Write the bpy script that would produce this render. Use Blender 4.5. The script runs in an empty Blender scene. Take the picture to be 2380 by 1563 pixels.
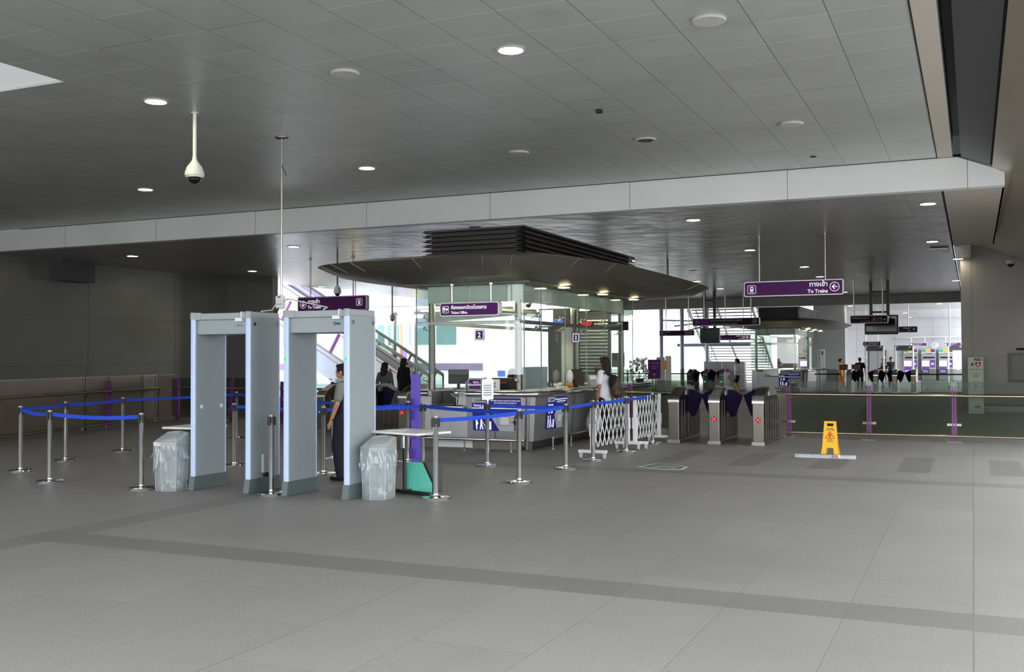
import bpy, bmesh, math, random
from mathutils import Vector, Matrix
random.seed(7)
PI=math.pi
SC=bpy.context.scene; COL=SC.collection

# ------------------------------------------------------------------ helpers
def lin(c):
    return tuple(((x/255)/12.92 if x/255<=.04045 else ((x/255+.055)/1.055)**2.4) for x in c)
class MB:
    def __init__(s): s.v=[]; s.f=[]
    def add(s,vs,fs,M=None):
        n=len(s.v)
        s.v+= [tuple(M@Vector(p)) if M else tuple(p) for p in vs]
        s.f+= [tuple(i+n for i in f) for f in fs]; return s
    def bx(s,x0,x1,y0,y1,z0,z1,M=None):
        return s.add([(x0,y0,z0),(x1,y0,z0),(x1,y1,z0),(x0,y1,z0),(x0,y0,z1),(x1,y0,z1),(x1,y1,z1),(x0,y1,z1)],
            [(0,3,2,1),(4,5,6,7),(0,1,5,4),(1,2,6,5),(2,3,7,6),(3,0,4,7)],M)
    def box(s,c,d,rz=0,M=None):
        R=Matrix.Translation(c)@Matrix.Rotation(rz,4,'Z')
        if M: R=M@R
        return s.bx(-d[0]/2,d[0]/2,-d[1]/2,d[1]/2,-d[2]/2,d[2]/2,R)
    def beam(s,a,b,w,h):                      # rectangular bar from a to b
        a=Vector(a);b=Vector(b);d=(b-a);L=d.length;q=d.to_track_quat('X','Z').to_matrix().to_4x4()
        return s.bx(0,L,-w/2,w/2,-h/2,h/2,Matrix.Translation(a)@q)
    def tube(s,path,r,n=10,rs=None):
        P=[Vector(p) for p in path]; rings=[]; k=len(P)
        up=None
        for i,p in enumerate(P):
            t=((P[min(i+1,k-1)]-p).normalized()+(p-P[max(i-1,0)]).normalized()).normalized()
            if up is None: up=Vector((0,0,1)) if abs(t.z)<.9 else Vector((1,0,0))
            a=t.cross(up).normalized(); b=a.cross(t).normalized(); up=b
            rr=rs[i] if rs else r
            rings.append([p+(a*math.cos(2*PI*j/n)+b*math.sin(2*PI*j/n))*rr for j in range(n)])
        vs=[v for R in rings for v in R]; fs=[]
        for i in range(k-1):
            for j in range(n): fs.append((i*n+j,i*n+(j+1)%n,(i+1)*n+(j+1)%n,(i+1)*n+j))
        fs.append(tuple(range(n))[::-1]); fs.append(tuple((k-1)*n+j for j in range(n)))
        return s.add(vs,fs)
    def lathe(s,prof,c=(0,0,0),n=24,M=None):
        vs=[];fs=[];k=len(prof)
        for r,z in prof:
            for j in range(n): vs.append((c[0]+r*math.cos(2*PI*j/n),c[1]+r*math.sin(2*PI*j/n),c[2]+z))
        for i in range(k-1):
            for j in range(n): fs.append((i*n+j,i*n+(j+1)%n,(i+1)*n+(j+1)%n,(i+1)*n+j))
        fs.append(tuple(range(n))[::-1]); fs.append(tuple((k-1)*n+j for j in range(n)))
        return s.add(vs,fs,M)
    def prism(s,poly,a0,a1,ax='y',M=None):     # poly in the plane normal to ax
        def P(u,v,w):
            return {'y':(u,w,v),'x':(w,u,v),'z':(u,v,w)}[ax]
        n=len(poly); vs=[P(u,v,a0) for u,v in poly]+[P(u,v,a1) for u,v in poly]
        fs=[tuple(range(n)),tuple(range(n,2*n))[::-1]]+[(i,(i+1)%n,n+(i+1)%n,n+i) for i in range(n)]
        return s.add(vs,fs,M)
    def ell(s,c,r,n=16,m=10,M=None):
        vs=[];fs=[]
        for i in range(m+1):
            t=PI*i/m
            for j in range(n):
                u=2*PI*j/n; vs.append((c[0]+r[0]*math.sin(t)*math.cos(u),c[1]+r[1]*math.sin(t)*math.sin(u),c[2]+r[2]*math.cos(t)))
        for i in range(m):
            for j in range(n): fs.append((i*n+j,(i+1)*n+j,(i+1)*n+(j+1)%n,i*n+(j+1)%n))
        return s.add(vs,fs,M)
    def cap(s,a,b,r0,r1,n=12):                 # tapered capsule
        a=Vector(a);b=Vector(b);d=b-a;L=max(d.length,1e-5);q=d.to_track_quat('Z','Y').to_matrix().to_4x4();T=Matrix.Translation(a)@q
        pr=[(r0*math.cos(t),r0*math.sin(t)) for t in [-PI/2*.98,-PI/3,-PI/6,0]]+[(r1*math.cos(t),L+r1*math.sin(t)) for t in [0,PI/6,PI/3,PI/2*.98]]
        return s.lathe(pr,(0,0,0),n,T)
    def disc(s,c,r,n=24,ax='y',h=.004):
        pts=[(c[0]+r*math.cos(2*PI*j/n),c[2]+r*math.sin(2*PI*j/n)) for j in range(n)]
        return s.prism(pts,c[1]-h,c[1])
    def ring(s,c,r,w,n=32,h=.004):
        vs=[];fs=[]
        for y in (c[1]-h,c[1]):
            for rr in (r-w,r):
                for j in range(n): vs.append((c[0]+rr*math.cos(2*PI*j/n),y,c[2]+rr*math.sin(2*PI*j/n)))
        for j in range(n):
            k=(j+1)%n
            fs+= [(j,k,n+k,n+j),(2*n+j,3*n+j,3*n+k,2*n+k),(n+j,n+k,3*n+k,3*n+j),(j,2*n+j,2*n+k,k)]
        return s.add(vs,fs)
    def build(s,name,mat,parent=None,smooth=False,bevel=0,loc=None,mods=None):
        me=bpy.data.meshes.new(name); me.from_pydata(s.v,[],s.f)
        bm=bmesh.new(); bm.from_mesh(me); bmesh.ops.recalc_face_normals(bm,faces=bm.faces); bm.to_mesh(me); bm.free()
        me.materials.append(mat)
        if smooth:
            me.polygons.foreach_set('use_smooth',[True]*len(me.polygons))
            if smooth!='all':
                try: me.set_sharp_from_angle(angle=math.radians(40))
                except Exception: pass
        o=bpy.data.objects.new(name,me); COL.objects.link(o)
        setp(o,parent)
        if loc: o.location=loc
        if bevel:
            b=o.modifiers.new('Bevel','BEVEL'); b.width=bevel; b.segments=2; b.limit_method='ANGLE'; b.angle_limit=math.radians(50)
        return o
def rrect(x0,x1,z0,z1,r,n=5):
    pts=[]
    for cx,cz,a in ((x1-r,z1-r,0),(x0+r,z1-r,PI/2),(x0+r,z0+r,PI),(x1-r,z0+r,1.5*PI)):
        for i in range(n+1): t=a+PI/2*i/n; pts.append((cx+r*math.cos(t),cz+r*math.sin(t)))
    return pts
def rframe(mb,x0,x1,z0,z1,r,w,y0,y1,n=5):
    A=rrect(x0,x1,z0,z1,r,n);B=rrect(x0+w,x1-w,z0+w,z1-w,max(r-w,.001),n);k=len(A)
    vs=[(u,y,v) for y in (y0,y1) for P in (A,B) for u,v in P]; fs=[]
    for j in range(k):
        m=(j+1)%k
        fs+= [(j,m,k+m,k+j),(2*k+j,3*k+j,3*k+m,2*k+m),(j,2*k+j,2*k+m,m),(k+j,k+m,3*k+m,3*k+j)]
    return mb.add(vs,fs)
ABS={}
def thing(name,label,cat,loc=(0,0,0),rz=0,group=None,ab=0):
    o=bpy.data.objects.new(name,None); COL.objects.link(o); o.location=loc; o.rotation_euler=(0,0,rz)
    o.empty_display_size=.1; o['label']=label; o['category']=cat
    if group: o['group']=group
    if ab: ABS[o.name]=(Matrix.Translation(loc)@Matrix.Rotation(rz,4,'Z')).inverted()
    return o
def setp(o,p):
    if p:
        o.parent=p
        if p.name in ABS: o.matrix_parent_inverse=ABS[p.name]
def tag(o,label,cat,group=None,kind=None):
    o['label']=label; o['category']=cat
    if group:o['group']=group
    if kind:o['kind']=kind
    return o
def struct(o,kind='structure'): o['kind']=kind; return o
def copy_tree(o,loc,rz=None,label=None,parent=None,group=None):
    c=o.copy(); COL.objects.link(c); c.parent=parent; c.matrix_parent_inverse=o.matrix_parent_inverse.copy()
    if parent is None:
        c.location=loc
        if rz is not None: c.rotation_euler=(0,0,rz)
        if label: c['label']=label
        if group: c['group']=group
    for ch in o.children: copy_tree(ch,None,None,None,c)
    return c
def text(s,size,mat,parent,loc,rz=0,align='LEFT',name='lettering',bold=0,sx=1,rx=PI/2,d=.0015):
    cu=bpy.data.curves.new(name,'FONT'); cu.body=s; cu.size=size; cu.align_x=align; cu.extrude=d; cu.offset=bold; cu.resolution_u=2
    t=bpy.data.objects.new('t',cu); COL.objects.link(t)
    dg=bpy.context.evaluated_depsgraph_get(); me=bpy.data.meshes.new_from_object(t.evaluated_get(dg)); bpy.data.objects.remove(t)
    me.materials.clear(); me.materials.append(mat)
    o=bpy.data.objects.new(name,me); COL.objects.link(o); setp(o,parent); o.location=loc; o.rotation_euler=(rx,0,rz); o.scale=(sx,1,1)
    return o
def blob(mb,name,mat,parent,vox=.014,it=6):    # volumes melted into one continuous surface
    t=mb.build(name,mat); m=t.modifiers.new('r','REMESH'); m.mode='VOXEL'; m.voxel_size=vox
    if it: k=t.modifiers.new('s','SMOOTH'); k.factor=.5; k.iterations=it
    dg=bpy.context.evaluated_depsgraph_get(); me=bpy.data.meshes.new_from_object(t.evaluated_get(dg)); bpy.data.objects.remove(t)
    me.materials.clear(); me.materials.append(mat); me.polygons.foreach_set('use_smooth',[True]*len(me.polygons))
    o=bpy.data.objects.new(name,me); COL.objects.link(o); setp(o,parent)
    return o

# ------------------------------------------------------------------ materials
def mat(name,rgb,rough=.5,metal=0,spec=.5,emit=None,es=0,noise=None,bump=None,coat=0):
    m=bpy.data.materials.new(name); m.use_nodes=True; nt=m.node_tree; b=nt.nodes['Principled BSDF']
    c=lin(rgb)+(1,)
    b.inputs['Base Color'].default_value=c; b.inputs['Roughness'].default_value=rough; b.inputs['Metallic'].default_value=metal
    b.inputs['Specular IOR Level'].default_value=spec; b.inputs['Coat Weight'].default_value=coat
    if emit: b.inputs['Emission Color'].default_value=lin(emit)+(1,); b.inputs['Emission Strength'].default_value=es
    sc,am=noise or (9,.06)                      # slight procedural mottling everywhere
    tc=nt.nodes.new('ShaderNodeTexCoord'); n=nt.nodes.new('ShaderNodeTexNoise'); n.inputs['Scale'].default_value=sc; n.inputs['Detail'].default_value=4
    r=nt.nodes.new('ShaderNodeMapRange'); r.inputs[3].default_value=1-am; r.inputs[4].default_value=1+am
    mx=nt.nodes.new('ShaderNodeVectorMath'); mx.operation='SCALE'; mx.inputs[0].default_value=c[:3]
    L=nt.links; L.new(tc.outputs['Object'],n.inputs['Vector']); L.new(n.outputs['Fac'],r.inputs[0]); L.new(r.outputs[0],mx.inputs['Scale']); L.new(mx.outputs[0],b.inputs['Base Color'])
    if bump:
        n2=nt.nodes.new('ShaderNodeTexNoise'); n2.inputs['Scale'].default_value=bump[0]; bp=nt.nodes.new('ShaderNodeBump'); bp.inputs['Strength'].default_value=bump[1]; bp.inputs['Distance'].default_value=bump[2]
        if len(bump)>3:
            mp=nt.nodes.new('ShaderNodeMapping'); mp.inputs['Scale'].default_value=bump[3]; L.new(tc.outputs['Object'],mp.inputs[0]); L.new(mp.outputs[0],n2.inputs['Vector'])
        else: L.new(tc.outputs['Object'],n2.inputs['Vector'])
        L.new(n2.outputs['Fac'],bp.inputs['Height']); L.new(bp.outputs[0],b.inputs['Normal'])
    return m
def emis(name,rgb,s):
    m=bpy.data.materials.new(name); m.use_nodes=True; nt=m.node_tree; b=nt.nodes['Principled BSDF']
    b.inputs['Base Color'].default_value=(0.02,0.02,0.02,1)
    b.inputs['Emission Color'].default_value=lin(rgb)+(1,); b.inputs['Emission Strength'].default_value=s
    return m
def glass(name,tint=(235,245,242),refl=1.0,haze=0,ior=1.5):
    m=bpy.data.materials.new(name); m.use_nodes=True; nt=m.node_tree; nt.nodes.clear(); L=nt.links
    o=nt.nodes.new('ShaderNodeOutputMaterial'); t=nt.nodes.new('ShaderNodeBsdfTransparent'); t.inputs[0].default_value=lin(tint)+(1,)
    g=nt.nodes.new('ShaderNodeBsdfGlossy'); g.inputs['Roughness'].default_value=.02
    f=nt.nodes.new('ShaderNodeFresnel'); ge=nt.nodes.new('ShaderNodeNewGeometry'); io=nt.nodes.new('ShaderNodeMapRange'); io.inputs[3].default_value=ior; io.inputs[4].default_value=1/ior
    L.new(ge.outputs['Backfacing'],io.inputs[0]); L.new(io.outputs[0],f.inputs[0])
    k=nt.nodes.new('ShaderNodeMath'); k.operation='MULTIPLY'; k.inputs[1].default_value=refl; k.use_clamp=True
    mx=nt.nodes.new('ShaderNodeMixShader'); L.new(f.outputs[0],k.inputs[0]); L.new(k.outputs[0],mx.inputs[0]); L.new(t.outputs[0],mx.inputs[1]); L.new(g.outputs[0],mx.inputs[2])
    last=mx
    if haze:
        d=nt.nodes.new('ShaderNodeBsdfDiffuse'); d.inputs[0].default_value=(.8,.85,.85,1); m2=nt.nodes.new('ShaderNodeMixShader'); m2.inputs[0].default_value=haze
        L.new(mx.outputs[0],m2.inputs[1]); L.new(d.outputs[0],m2.inputs[2]); last=m2
    L.new(last.outputs[0],o.inputs[0]); return m
def N(nt,t,**k):
    n=nt.nodes.new(t)
    for a,b in k.items(): setattr(n,a,b)
    return n
def mth(nt,op,a,b=None,c=None,clamp=False):
    n=nt.nodes.new('ShaderNodeMath'); n.operation=op; n.use_clamp=clamp
    for i,v in enumerate((a,b,c)):
        if v is None: continue
        if isinstance(v,(int,float)): n.inputs[i].default_value=v
        else: nt.links.new(v,n.inputs[i])
    return n.outputs[0]
def tiled(name,rgb,px,py,ox,oy,rough,metal,gap,gapcol,tone,tilt,coat=0,speck=0,extra=None,gw=.5,stag=0,vert=False,stain=0.0,rvar=0,joint_glint=None):
    """flat panels laid px by py with joints; tone = tile-to-tile variation, tilt = unevenness of the panels"""
    m=bpy.data.materials.new(name); m.use_nodes=True; nt=m.node_tree; b=nt.nodes['Principled BSDF']; L=nt.links
    g=N(nt,'ShaderNodeNewGeometry'); sp=N(nt,'ShaderNodeSeparateXYZ'); L.new(g.outputs['Position'],sp.inputs[0])
    X,Y,Z=sp.outputs
    if vert=='x': X,Y=Y,Z
    elif vert: X,Y=X,Z
    u=mth(nt,'DIVIDE',mth(nt,'SUBTRACT',X,ox),px); cu=mth(nt,'FLOOR',u); fu=mth(nt,'SUBTRACT',u,cu)
    v=mth(nt,'DIVIDE',mth(nt,'SUBTRACT',Y,oy),py)
    if stag: v=mth(nt,'ADD',v,mth(nt,'MULTIPLY',cu,stag))
    cv=mth(nt,'FLOOR',v); fv=mth(nt,'SUBTRACT',v,cv)
    def line(f,p,w):
        d=mth(nt,'MINIMUM',f,mth(nt,'SUBTRACT',1.0,f)); return mth(nt,'LESS_THAN',mth(nt,'MULTIPLY',d,p),w)
    lu=line(fu,px,gap); lv=line(fv,py,gap*gw)
    cb=N(nt,'ShaderNodeCombineXYZ'); L.new(cu,cb.inputs[0]); L.new(cv,cb.inputs[1])
    wn=N(nt,'ShaderNodeTexWhiteNoise'); L.new(cb.outputs[0],wn.inputs['Vector'])
    sc=N(nt,'ShaderNodeSeparateXYZ'); L.new(wn.outputs['Color'],sc.inputs[0])
    k=mth(nt,'ADD',1-tone,mth(nt,'MULTIPLY',sc.outputs[0],2*tone))
    ns=N(nt,'ShaderNodeTexNoise'); ns.inputs['Scale'].default_value=.55; ns.inputs['Detail'].default_value=5; L.new(g.outputs['Position'],ns.inputs['Vector'])
    k=mth(nt,'MULTIPLY',k,mth(nt,'ADD',1-.12,mth(nt,'MULTIPLY',ns.outputs['Fac'],.24)))
    if speck:
        n3=N(nt,'ShaderNodeTexNoise'); n3.inputs['Scale'].default_value=75; n3.inputs['Detail'].default_value=3; L.new(g.outputs['Position'],n3.inputs['Vector'])
        k=mth(nt,'MULTIPLY',k,mth(nt,'ADD',1-speck,mth(nt,'MULTIPLY',n3.outputs['Fac'],2*speck)))
    if stain:
        n4=N(nt,'ShaderNodeTexNoise'); n4.inputs['Scale'].default_value=1.7; n4.inputs['Detail'].default_value=6; L.new(g.outputs['Position'],n4.inputs['Vector'])
        st=mth(nt,'MULTIPLY',mth(nt,'SUBTRACT',n4.outputs['Fac'],.58),6,clamp=True); k=mth(nt,'MULTIPLY',k,mth(nt,'SUBTRACT',1.0,mth(nt,'MULTIPLY',st,stain)))
    if extra: k=mth(nt,'MULTIPLY',k,extra(nt,X,Y))
    sv=N(nt,'ShaderNodeVectorMath'); sv.operation='SCALE'; sv.inputs[0].default_value=lin(rgb); L.new(k,sv.inputs['Scale'])
    mx=N(nt,'ShaderNodeMix'); mx.data_type='RGBA'; L.new(mth(nt,'MAXIMUM',lu,lv),mx.inputs[0]); L.new(sv.outputs[0],mx.inputs[6]); mx.inputs[7].default_value=lin(gapcol)+(1,)
    last=mx.outputs[2]
    if joint_glint:  # light catching the cross joints, painted as pale lines
        m2=N(nt,'ShaderNodeMix'); m2.data_type='RGBA'; L.new(mth(nt,'MULTIPLY',lv,mth(nt,'MULTIPLY',mth(nt,'SUBTRACT',1.0,lu),mth(nt,'GREATER_THAN',sc.outputs[1],.25))),m2.inputs[0]); L.new(mx.outputs[2],m2.inputs[6]); m2.inputs[7].default_value=lin(joint_glint)+(1,); last=m2.outputs[2]
    L.new(last,b.inputs['Base Color']); b.inputs['Roughness'].default_value=rough; b.inputs['Metallic'].default_value=metal; b.inputs['Coat Weight'].default_value=coat; b.inputs['Coat Roughness'].default_value=.1
    if rvar: L.new(mth(nt,'ADD',rough,mth(nt,'MULTIPLY',ns.outputs['Fac'],rvar)),b.inputs['Roughness'])
    if tilt:
        nb=N(nt,'ShaderNodeTexNoise'); nb.inputs['Scale'].default_value=2.2; nb.inputs['Detail'].default_value=1; L.new(g.outputs['Position'],nb.inputs['Vector'])
        h=mth(nt,'ADD',mth(nt,'MULTIPLY',mth(nt,'SUBTRACT',sc.outputs[1],.5),mth(nt,'MULTIPLY',fu,px)),mth(nt,'MULTIPLY',mth(nt,'SUBTRACT',sc.outputs[2],.5),mth(nt,'MULTIPLY',fv,py*2)))
        h=mth(nt,'ADD',mth(nt,'MULTIPLY',h,tilt),mth(nt,'MULTIPLY',nb.outputs['Fac'],tilt*1.2))
        bp=N(nt,'ShaderNodeBump'); bp.inputs['Strength'].default_value=1; bp.inputs['Distance'].default_value=1; L.new(h,bp.inputs['Height']); L.new(bp.outputs[0],b.inputs['Normal']); 
        L.new(bp.outputs[0],b.inputs['Coat Normal'])
    return m
def span(nt,V,a,b): return mth(nt,'MULTIPLY',mth(nt,'GREATER_THAN',V,a),mth(nt,'LESS_THAN',V,b))
def floorbands(nt,X,Y):
    east=mth(nt,'GREATER_THAN',X,-8.0)
    s=mth(nt,'MULTIPLY',span(nt,Y,6.64,7.08),east)
    s=mth(nt,'MAXIMUM',s,mth(nt,'MULTIPLY',mth(nt,'MULTIPLY',span(nt,Y,13.98,14.4),east),.8))
    s=mth(nt,'MAXIMUM',s,mth(nt,'MULTIPLY',span(nt,X,-8.0,-7.56),.75))
    f=mth(nt,'FRACT',mth(nt,'DIVIDE',mth(nt,'ADD',X,20.37),1.21))
    q=mth(nt,'MULTIPLY',mth(nt,'LESS_THAN',f,.36),mth(nt,'MULTIPLY',span(nt,Y,15.36,17.6),mth(nt,'GREATER_THAN',X,-4.6)))
    s=mth(nt,'MAXIMUM',s,q)
    jf=mth(nt,'FRACT',mth(nt,'DIVIDE',mth(nt,'ADD',X,36.77),3.675)); jl=mth(nt,'LESS_THAN',jf,.0022)
    s=mth(nt,'MAXIMUM',s,mth(nt,'MULTIPLY',jl,.9))
    return mth(nt,'SUBTRACT',1.0,mth(nt,'MULTIPLY',s,.27))
M={}
M['floor']=tiled('granite floor',(132,130,127),.735,1.47,-.02,6.64,.5,0,.0022,(104,100,96),.045,.0,speck=.5,extra=floorbands,gw=1,stag=.5,stain=.06,rvar=.15)
M['ceil']=tiled('ceiling panels',(202,204,200),.7425,.7325,-.53,12.70,.36,.2,.0035,(96,96,92),.035,.006,gw=1.25,stain=.12,joint_glint=(255,255,252))
M['ceil2']=tiled('low ceiling panels',(176,176,172),.75,.7325,-.32,12.70,.3,.12,.004,(64,64,62),.05,.012,gw=1.25,stain=.10,joint_glint=(244,244,238))
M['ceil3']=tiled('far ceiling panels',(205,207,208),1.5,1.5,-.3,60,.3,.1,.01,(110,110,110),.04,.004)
M['wallL']=tiled('brushed wall panels',(136,136,132),3.66,1.45,-3,0.0,.38,.6,.006,(60,60,58),.03,.0015,vert='x')
M['wallB']=tiled('brushed wall panels end',(120,120,118),2.6,1.45,-24.1,0.0,.38,.6,.006,(60,60,58),.03,.0015,vert=True)
M['wallR']=tiled('grey wall panels',(120,117,110),3.1,1.48,-.02,.15,.4,.3,.008,(85,84,82),.02,.001,vert=True)
M['wallF']=tiled('pale wall panels',(212,213,216),2.5,1.6,0,.4,.4,.05,.01,(150,150,152),.02,.001,vert=True)
M['fascia']=tiled('fascia panels',(238,240,237),3.0,9,-.05,-3,.4,.0,.005,(120,118,108),.02,.0006,vert=True)
M['gold']=mat('sloped metal cladding',(196,186,168),.3,.6,noise=(1.5,.05),bump=(1.2,.25,.05))
M['cream']=mat('cream edge strip',(205,196,182),.5)
M['dgrey']=mat('dark grey side panel',(88,88,90),.45,.3,noise=(2,.1))
M['black']=mat('black',(14,14,15),.5)
M['gap']=mat('dark gap',(8,8,8),.9)
M['chrome']=mat('polished steel',(226,226,226),.1,1)
M['steel']=mat('brushed steel',(176,172,165),.26,1,bump=(60,.08,.003,(1,1,.05)))
M['steelD']=mat('dark brushed steel',(122,117,110),.3,1,bump=(60,.08,.003,(1,1,.05)))
M['brass']=mat('warm steel rail',(190,180,155),.2,1)
M['counter']=mat('counter cladding',(176,176,178),.34,.75,noise=(2,.04))
M['white']=mat('white paint',(236,237,238),.35)
M['offwhite']=mat('off white laminate',(232,230,224),.35)
M['purple']=mat('purple sign face',(100,48,112),.6,spec=.15)
M['purpleD']=mat('dark purple sign face',(38,20,48),.6,spec=.15)
M['purpleB']=mat('bright violet plastic',(98,70,196),.4)
M['flap']=mat('dark purple flap',(24,15,52),.75,spec=.2)
M['post']=mat('magenta post',(122,42,124),.4)
M['signW']=mat('white lettering',(242,242,246),.4,emit=(240,240,246),es=.35)
M['signG']=mat('grey lettering',(190,188,196),.5)
M['rimW']=mat('sign rim',(226,224,222),.35,.2)
M['blue']=mat('blue belt webbing',(24,72,204),.75)
M['detgrey']=mat('detector grey',(150,159,162),.42)
M['detblue']=mat('detector pale blue edge',(196,214,246),.3)
M['detfoot']=mat('detector dark foot',(92,104,104),.5)
M['louvre']=mat('dark louvre blades',(78,74,71),.42,.5)
M['canopy']=mat('dark canopy cladding',(118,114,104),.42,.45,noise=(1.2,.06))
M['joint']=mat('pale joint',(160,160,152),.5)
M['soffit']=mat('white soffit band',(242,246,240),.35)
M['blueP']=mat('blue poster',(34,38,148),.4)
M['greyP']=mat('pale grey print',(196,200,208),.5)
M['green']=mat('sea green board',(72,178,156),.5)
M['greenD']=mat('deep green board',(20,120,100),.5)
M['yellow']=mat('yellow plastic',(250,190,20),.4)
M['red']=mat('red print',(205,60,24),.5)
M['grey']=mat('grey plastic',(160,166,168),.45)
M['dark']=mat('dark plastic',(30,31,33),.4)
M['cctvW']=mat('pale camera housing',(222,230,214),.35)
M['dome']=mat('smoked dome',(14,14,16),.08)
M['lamp']=emis('lamp glow',(255,240,214),44)
M['lampY']=emis('warm lamp glow',(255,232,176),8)
M['strip']=emis('fluorescent strip',(255,244,205),22)
M['redE']=emis('red signal',(255,36,36),2.4)
M['greenE']=emis('green signal',(20,235,90),1.6)
M['screenE']=emis('lit screen',(190,190,255),2.4)
M['screenB']=emis('blue screen',(70,110,220),1.0)
M['glass']=glass('clear glass',(240,246,243),1.3)
M['glassF']=glass('frosted reflective glass',(240,246,244),2.6,.06)
M['glassG']=glass('barrier glass',(206,214,207),.3)
M['bag']=glass('clear plastic',(244,247,249),2.6,.2,1.45)
M['plate']=mat('round ceiling plate',(205,206,196),.4)
M['skin']=mat('skin',(196,144,112),.5,noise=(20,.04))
M['skinD']=mat('tanned skin',(160,104,76),.5,noise=(20,.04))
M['hair']=mat('black hair',(14,12,12),.75,noise=(60,.3),bump=(90,.5,.004,(1,1,.15)))
M['hairB']=mat('dark brown hair',(24,11,10),.75,noise=(60,.3),bump=(90,.5,.004,(1,1,.15)))
M['navy']=mat('navy cloth',(24,26,40),.85,bump=(7,.5,.02))
M['blackC']=mat('black cloth',(14,13,15),.85,bump=(7,.5,.02))
M['whiteC']=mat('white cloth',(232,230,238),.85,bump=(6,.7,.03))
M['greyC']=mat('grey cloth',(128,134,124),.85,bump=(7,.5,.02))
M['jacket']=mat('grey green jacket',(84,94,90),.85,bump=(7,.5,.02))
M['orange']=mat('orange cloth',(222,150,52),.85,bump=(7,.5,.02))
M['tealC']=mat('grey teal cloth',(134,150,150),.85)
M['wallP']=mat('mid grey pillar',(150,150,150),.45)
M['leaf']=mat('dark leaves',(42,60,40),.6)
M['petal']=mat('pale petals',(214,220,214),.6)
M['wood']=mat('brown board',(128,88,70),.6)
M['camo']=mat('brown patterned fabric',(74,58,40),.7,noise=(9,.75))
M['balus']=mat('bright white balustrade',(246,244,248),.35,emit=(250,248,252),es=0)
M['bluegrey']=mat('blue grey cladding',(160,168,186),.35,.2)
M['outW']=mat('white facade',(244,246,248),.6)
M['outG']=mat('teal window glass',(92,130,132),.15)
M['outP']=mat('violet facade panel',(176,140,232),.5)
M['outO']=mat('orange lattice',(230,140,90),.5)
M['mop']=mat('grey mop cloth',(186,192,198),.9,bump=(40,.8,.01))
M['doorG']=mat('grey green door',(112,114,104),.5)
M['panelW']=mat('warm steel infill',(124,110,98),.42,.7,noise=(3,.12))
WORLD=3.5; EXPO=0.68
# ------------------------------------------------------------------ camera (37 mm-like view over the fare hall)
cam=bpy.data.cameras.new('camera'); co=bpy.data.objects.new('camera',cam); COL.objects.link(co); SC.camera=co
cam.sensor_width=36; cam.lens=2375/2380*36; cam.clip_end=400; cam.clip_start=.05
yaw,pit,rol=math.radians(24.28),math.radians(1.251),math.radians(.2265)
fw=Vector((-math.sin(yaw)*math.cos(pit),math.cos(yaw)*math.cos(pit),math.sin(pit))); rt=Vector((math.cos(yaw),math.sin(yaw),0)); dn=fw.cross(rt)
r2=rt*math.cos(rol)+dn*math.sin(rol); d2=-rt*math.sin(rol)+dn*math.cos(rol)
co.matrix_world=Matrix(((r2.x,-d2.x,-fw.x,0),(r2.y,-d2.y,-fw.y,0),(r2.z,-d2.z,-fw.z,1.62),(0,0,0,1)))

# ------------------------------------------------------------------ setting
UZ=5.04; LZ=4.5
struct(MB().bx(-24.1,7,-7,33,-.3,0).bx(-28,0,33,92,-.3,0).build('floor',M['floor']))
up=MB()
for a in ((-24.1,-14,1.6,18.95),(-14,-10.13,9.12,18.95),(-14,-10.13,-5,5),(-10.13,-6,-5,18.95),(-6,-.53,2.0,18.95)): up.bx(a[0],a[1],a[2],a[3],UZ,UZ+.04)  # front edges out of view are stepped to shape the incoming daylight
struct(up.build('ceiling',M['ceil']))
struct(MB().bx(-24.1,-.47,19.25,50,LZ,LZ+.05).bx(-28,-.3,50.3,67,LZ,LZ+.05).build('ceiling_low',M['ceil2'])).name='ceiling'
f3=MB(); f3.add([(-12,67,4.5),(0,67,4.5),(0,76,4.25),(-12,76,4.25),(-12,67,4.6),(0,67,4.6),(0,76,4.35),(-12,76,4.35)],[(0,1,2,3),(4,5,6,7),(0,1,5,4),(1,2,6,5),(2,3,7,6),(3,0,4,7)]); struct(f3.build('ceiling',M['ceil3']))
# skylight well in the front ceiling
w=MB(); w.bx(-14,-10.13,9.11,9.2,UZ+.041,UZ+.3).bx(-14,-10.13,4.92,5,UZ+.041,UZ+.3).bx(-10.13,-10.05,5,9.12,UZ+.041,UZ+.3).bx(-14.08,-14,5,9.12,UZ+.041,UZ+.3)
sk=struct(w.build('window_1',M['white'])); MB().bx(-14,-10.13,5,9.12,UZ+.03,UZ+.05).build('pane',emis('skylight diffuser',(236,240,240),.36),sk)
# fascia between the two ceiling heights, chamfered at its right end
fa=MB(); fa.prism([(-26,4.5),(.52,4.5),(.52,4.72),(.31,4.82),(-.17,5.02),(-.28,5.05),(-26,5.05)],19,19.25)
struct(fa.build('trim_1',M['fascia']))
struct(MB().bx(-22.6,.0,18.95,18.995,5.035,5.075).bx(-26,-22.5,15.5,18.98,5.15,5.2).bx(-.53,-.515,1.6,18.98,5.03,5.06).build('trim_2',M['gap']))
struct(MB().bx(-.515,-.28,1.6,18.99,UZ-.005,UZ+.04).build('trim_3',M['cream']))
rc=MB(); rc.bx(-.28,-.27,1.6,18.99,UZ,5.4).bx(-.28,-.14,1.6,18.99,5.4,5.42).bx(-.15,-.14,1.6,18.99,5.06,5.4); struct(rc.build('trim_4',M['dgrey']))
sp=MB(); sp.prism([(-.15,5.04),(.3,4.85),(.3,4.9),(-.15,5.09)],1.6,18.99); struct(sp.build('trim_5',M['dgrey']))
struct(MB().prism([(.3,4.86),(.33,4.85),(.33,4.95),(.3,4.95)],1.6,18.99).build('trim_6',M['gap']))
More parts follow.
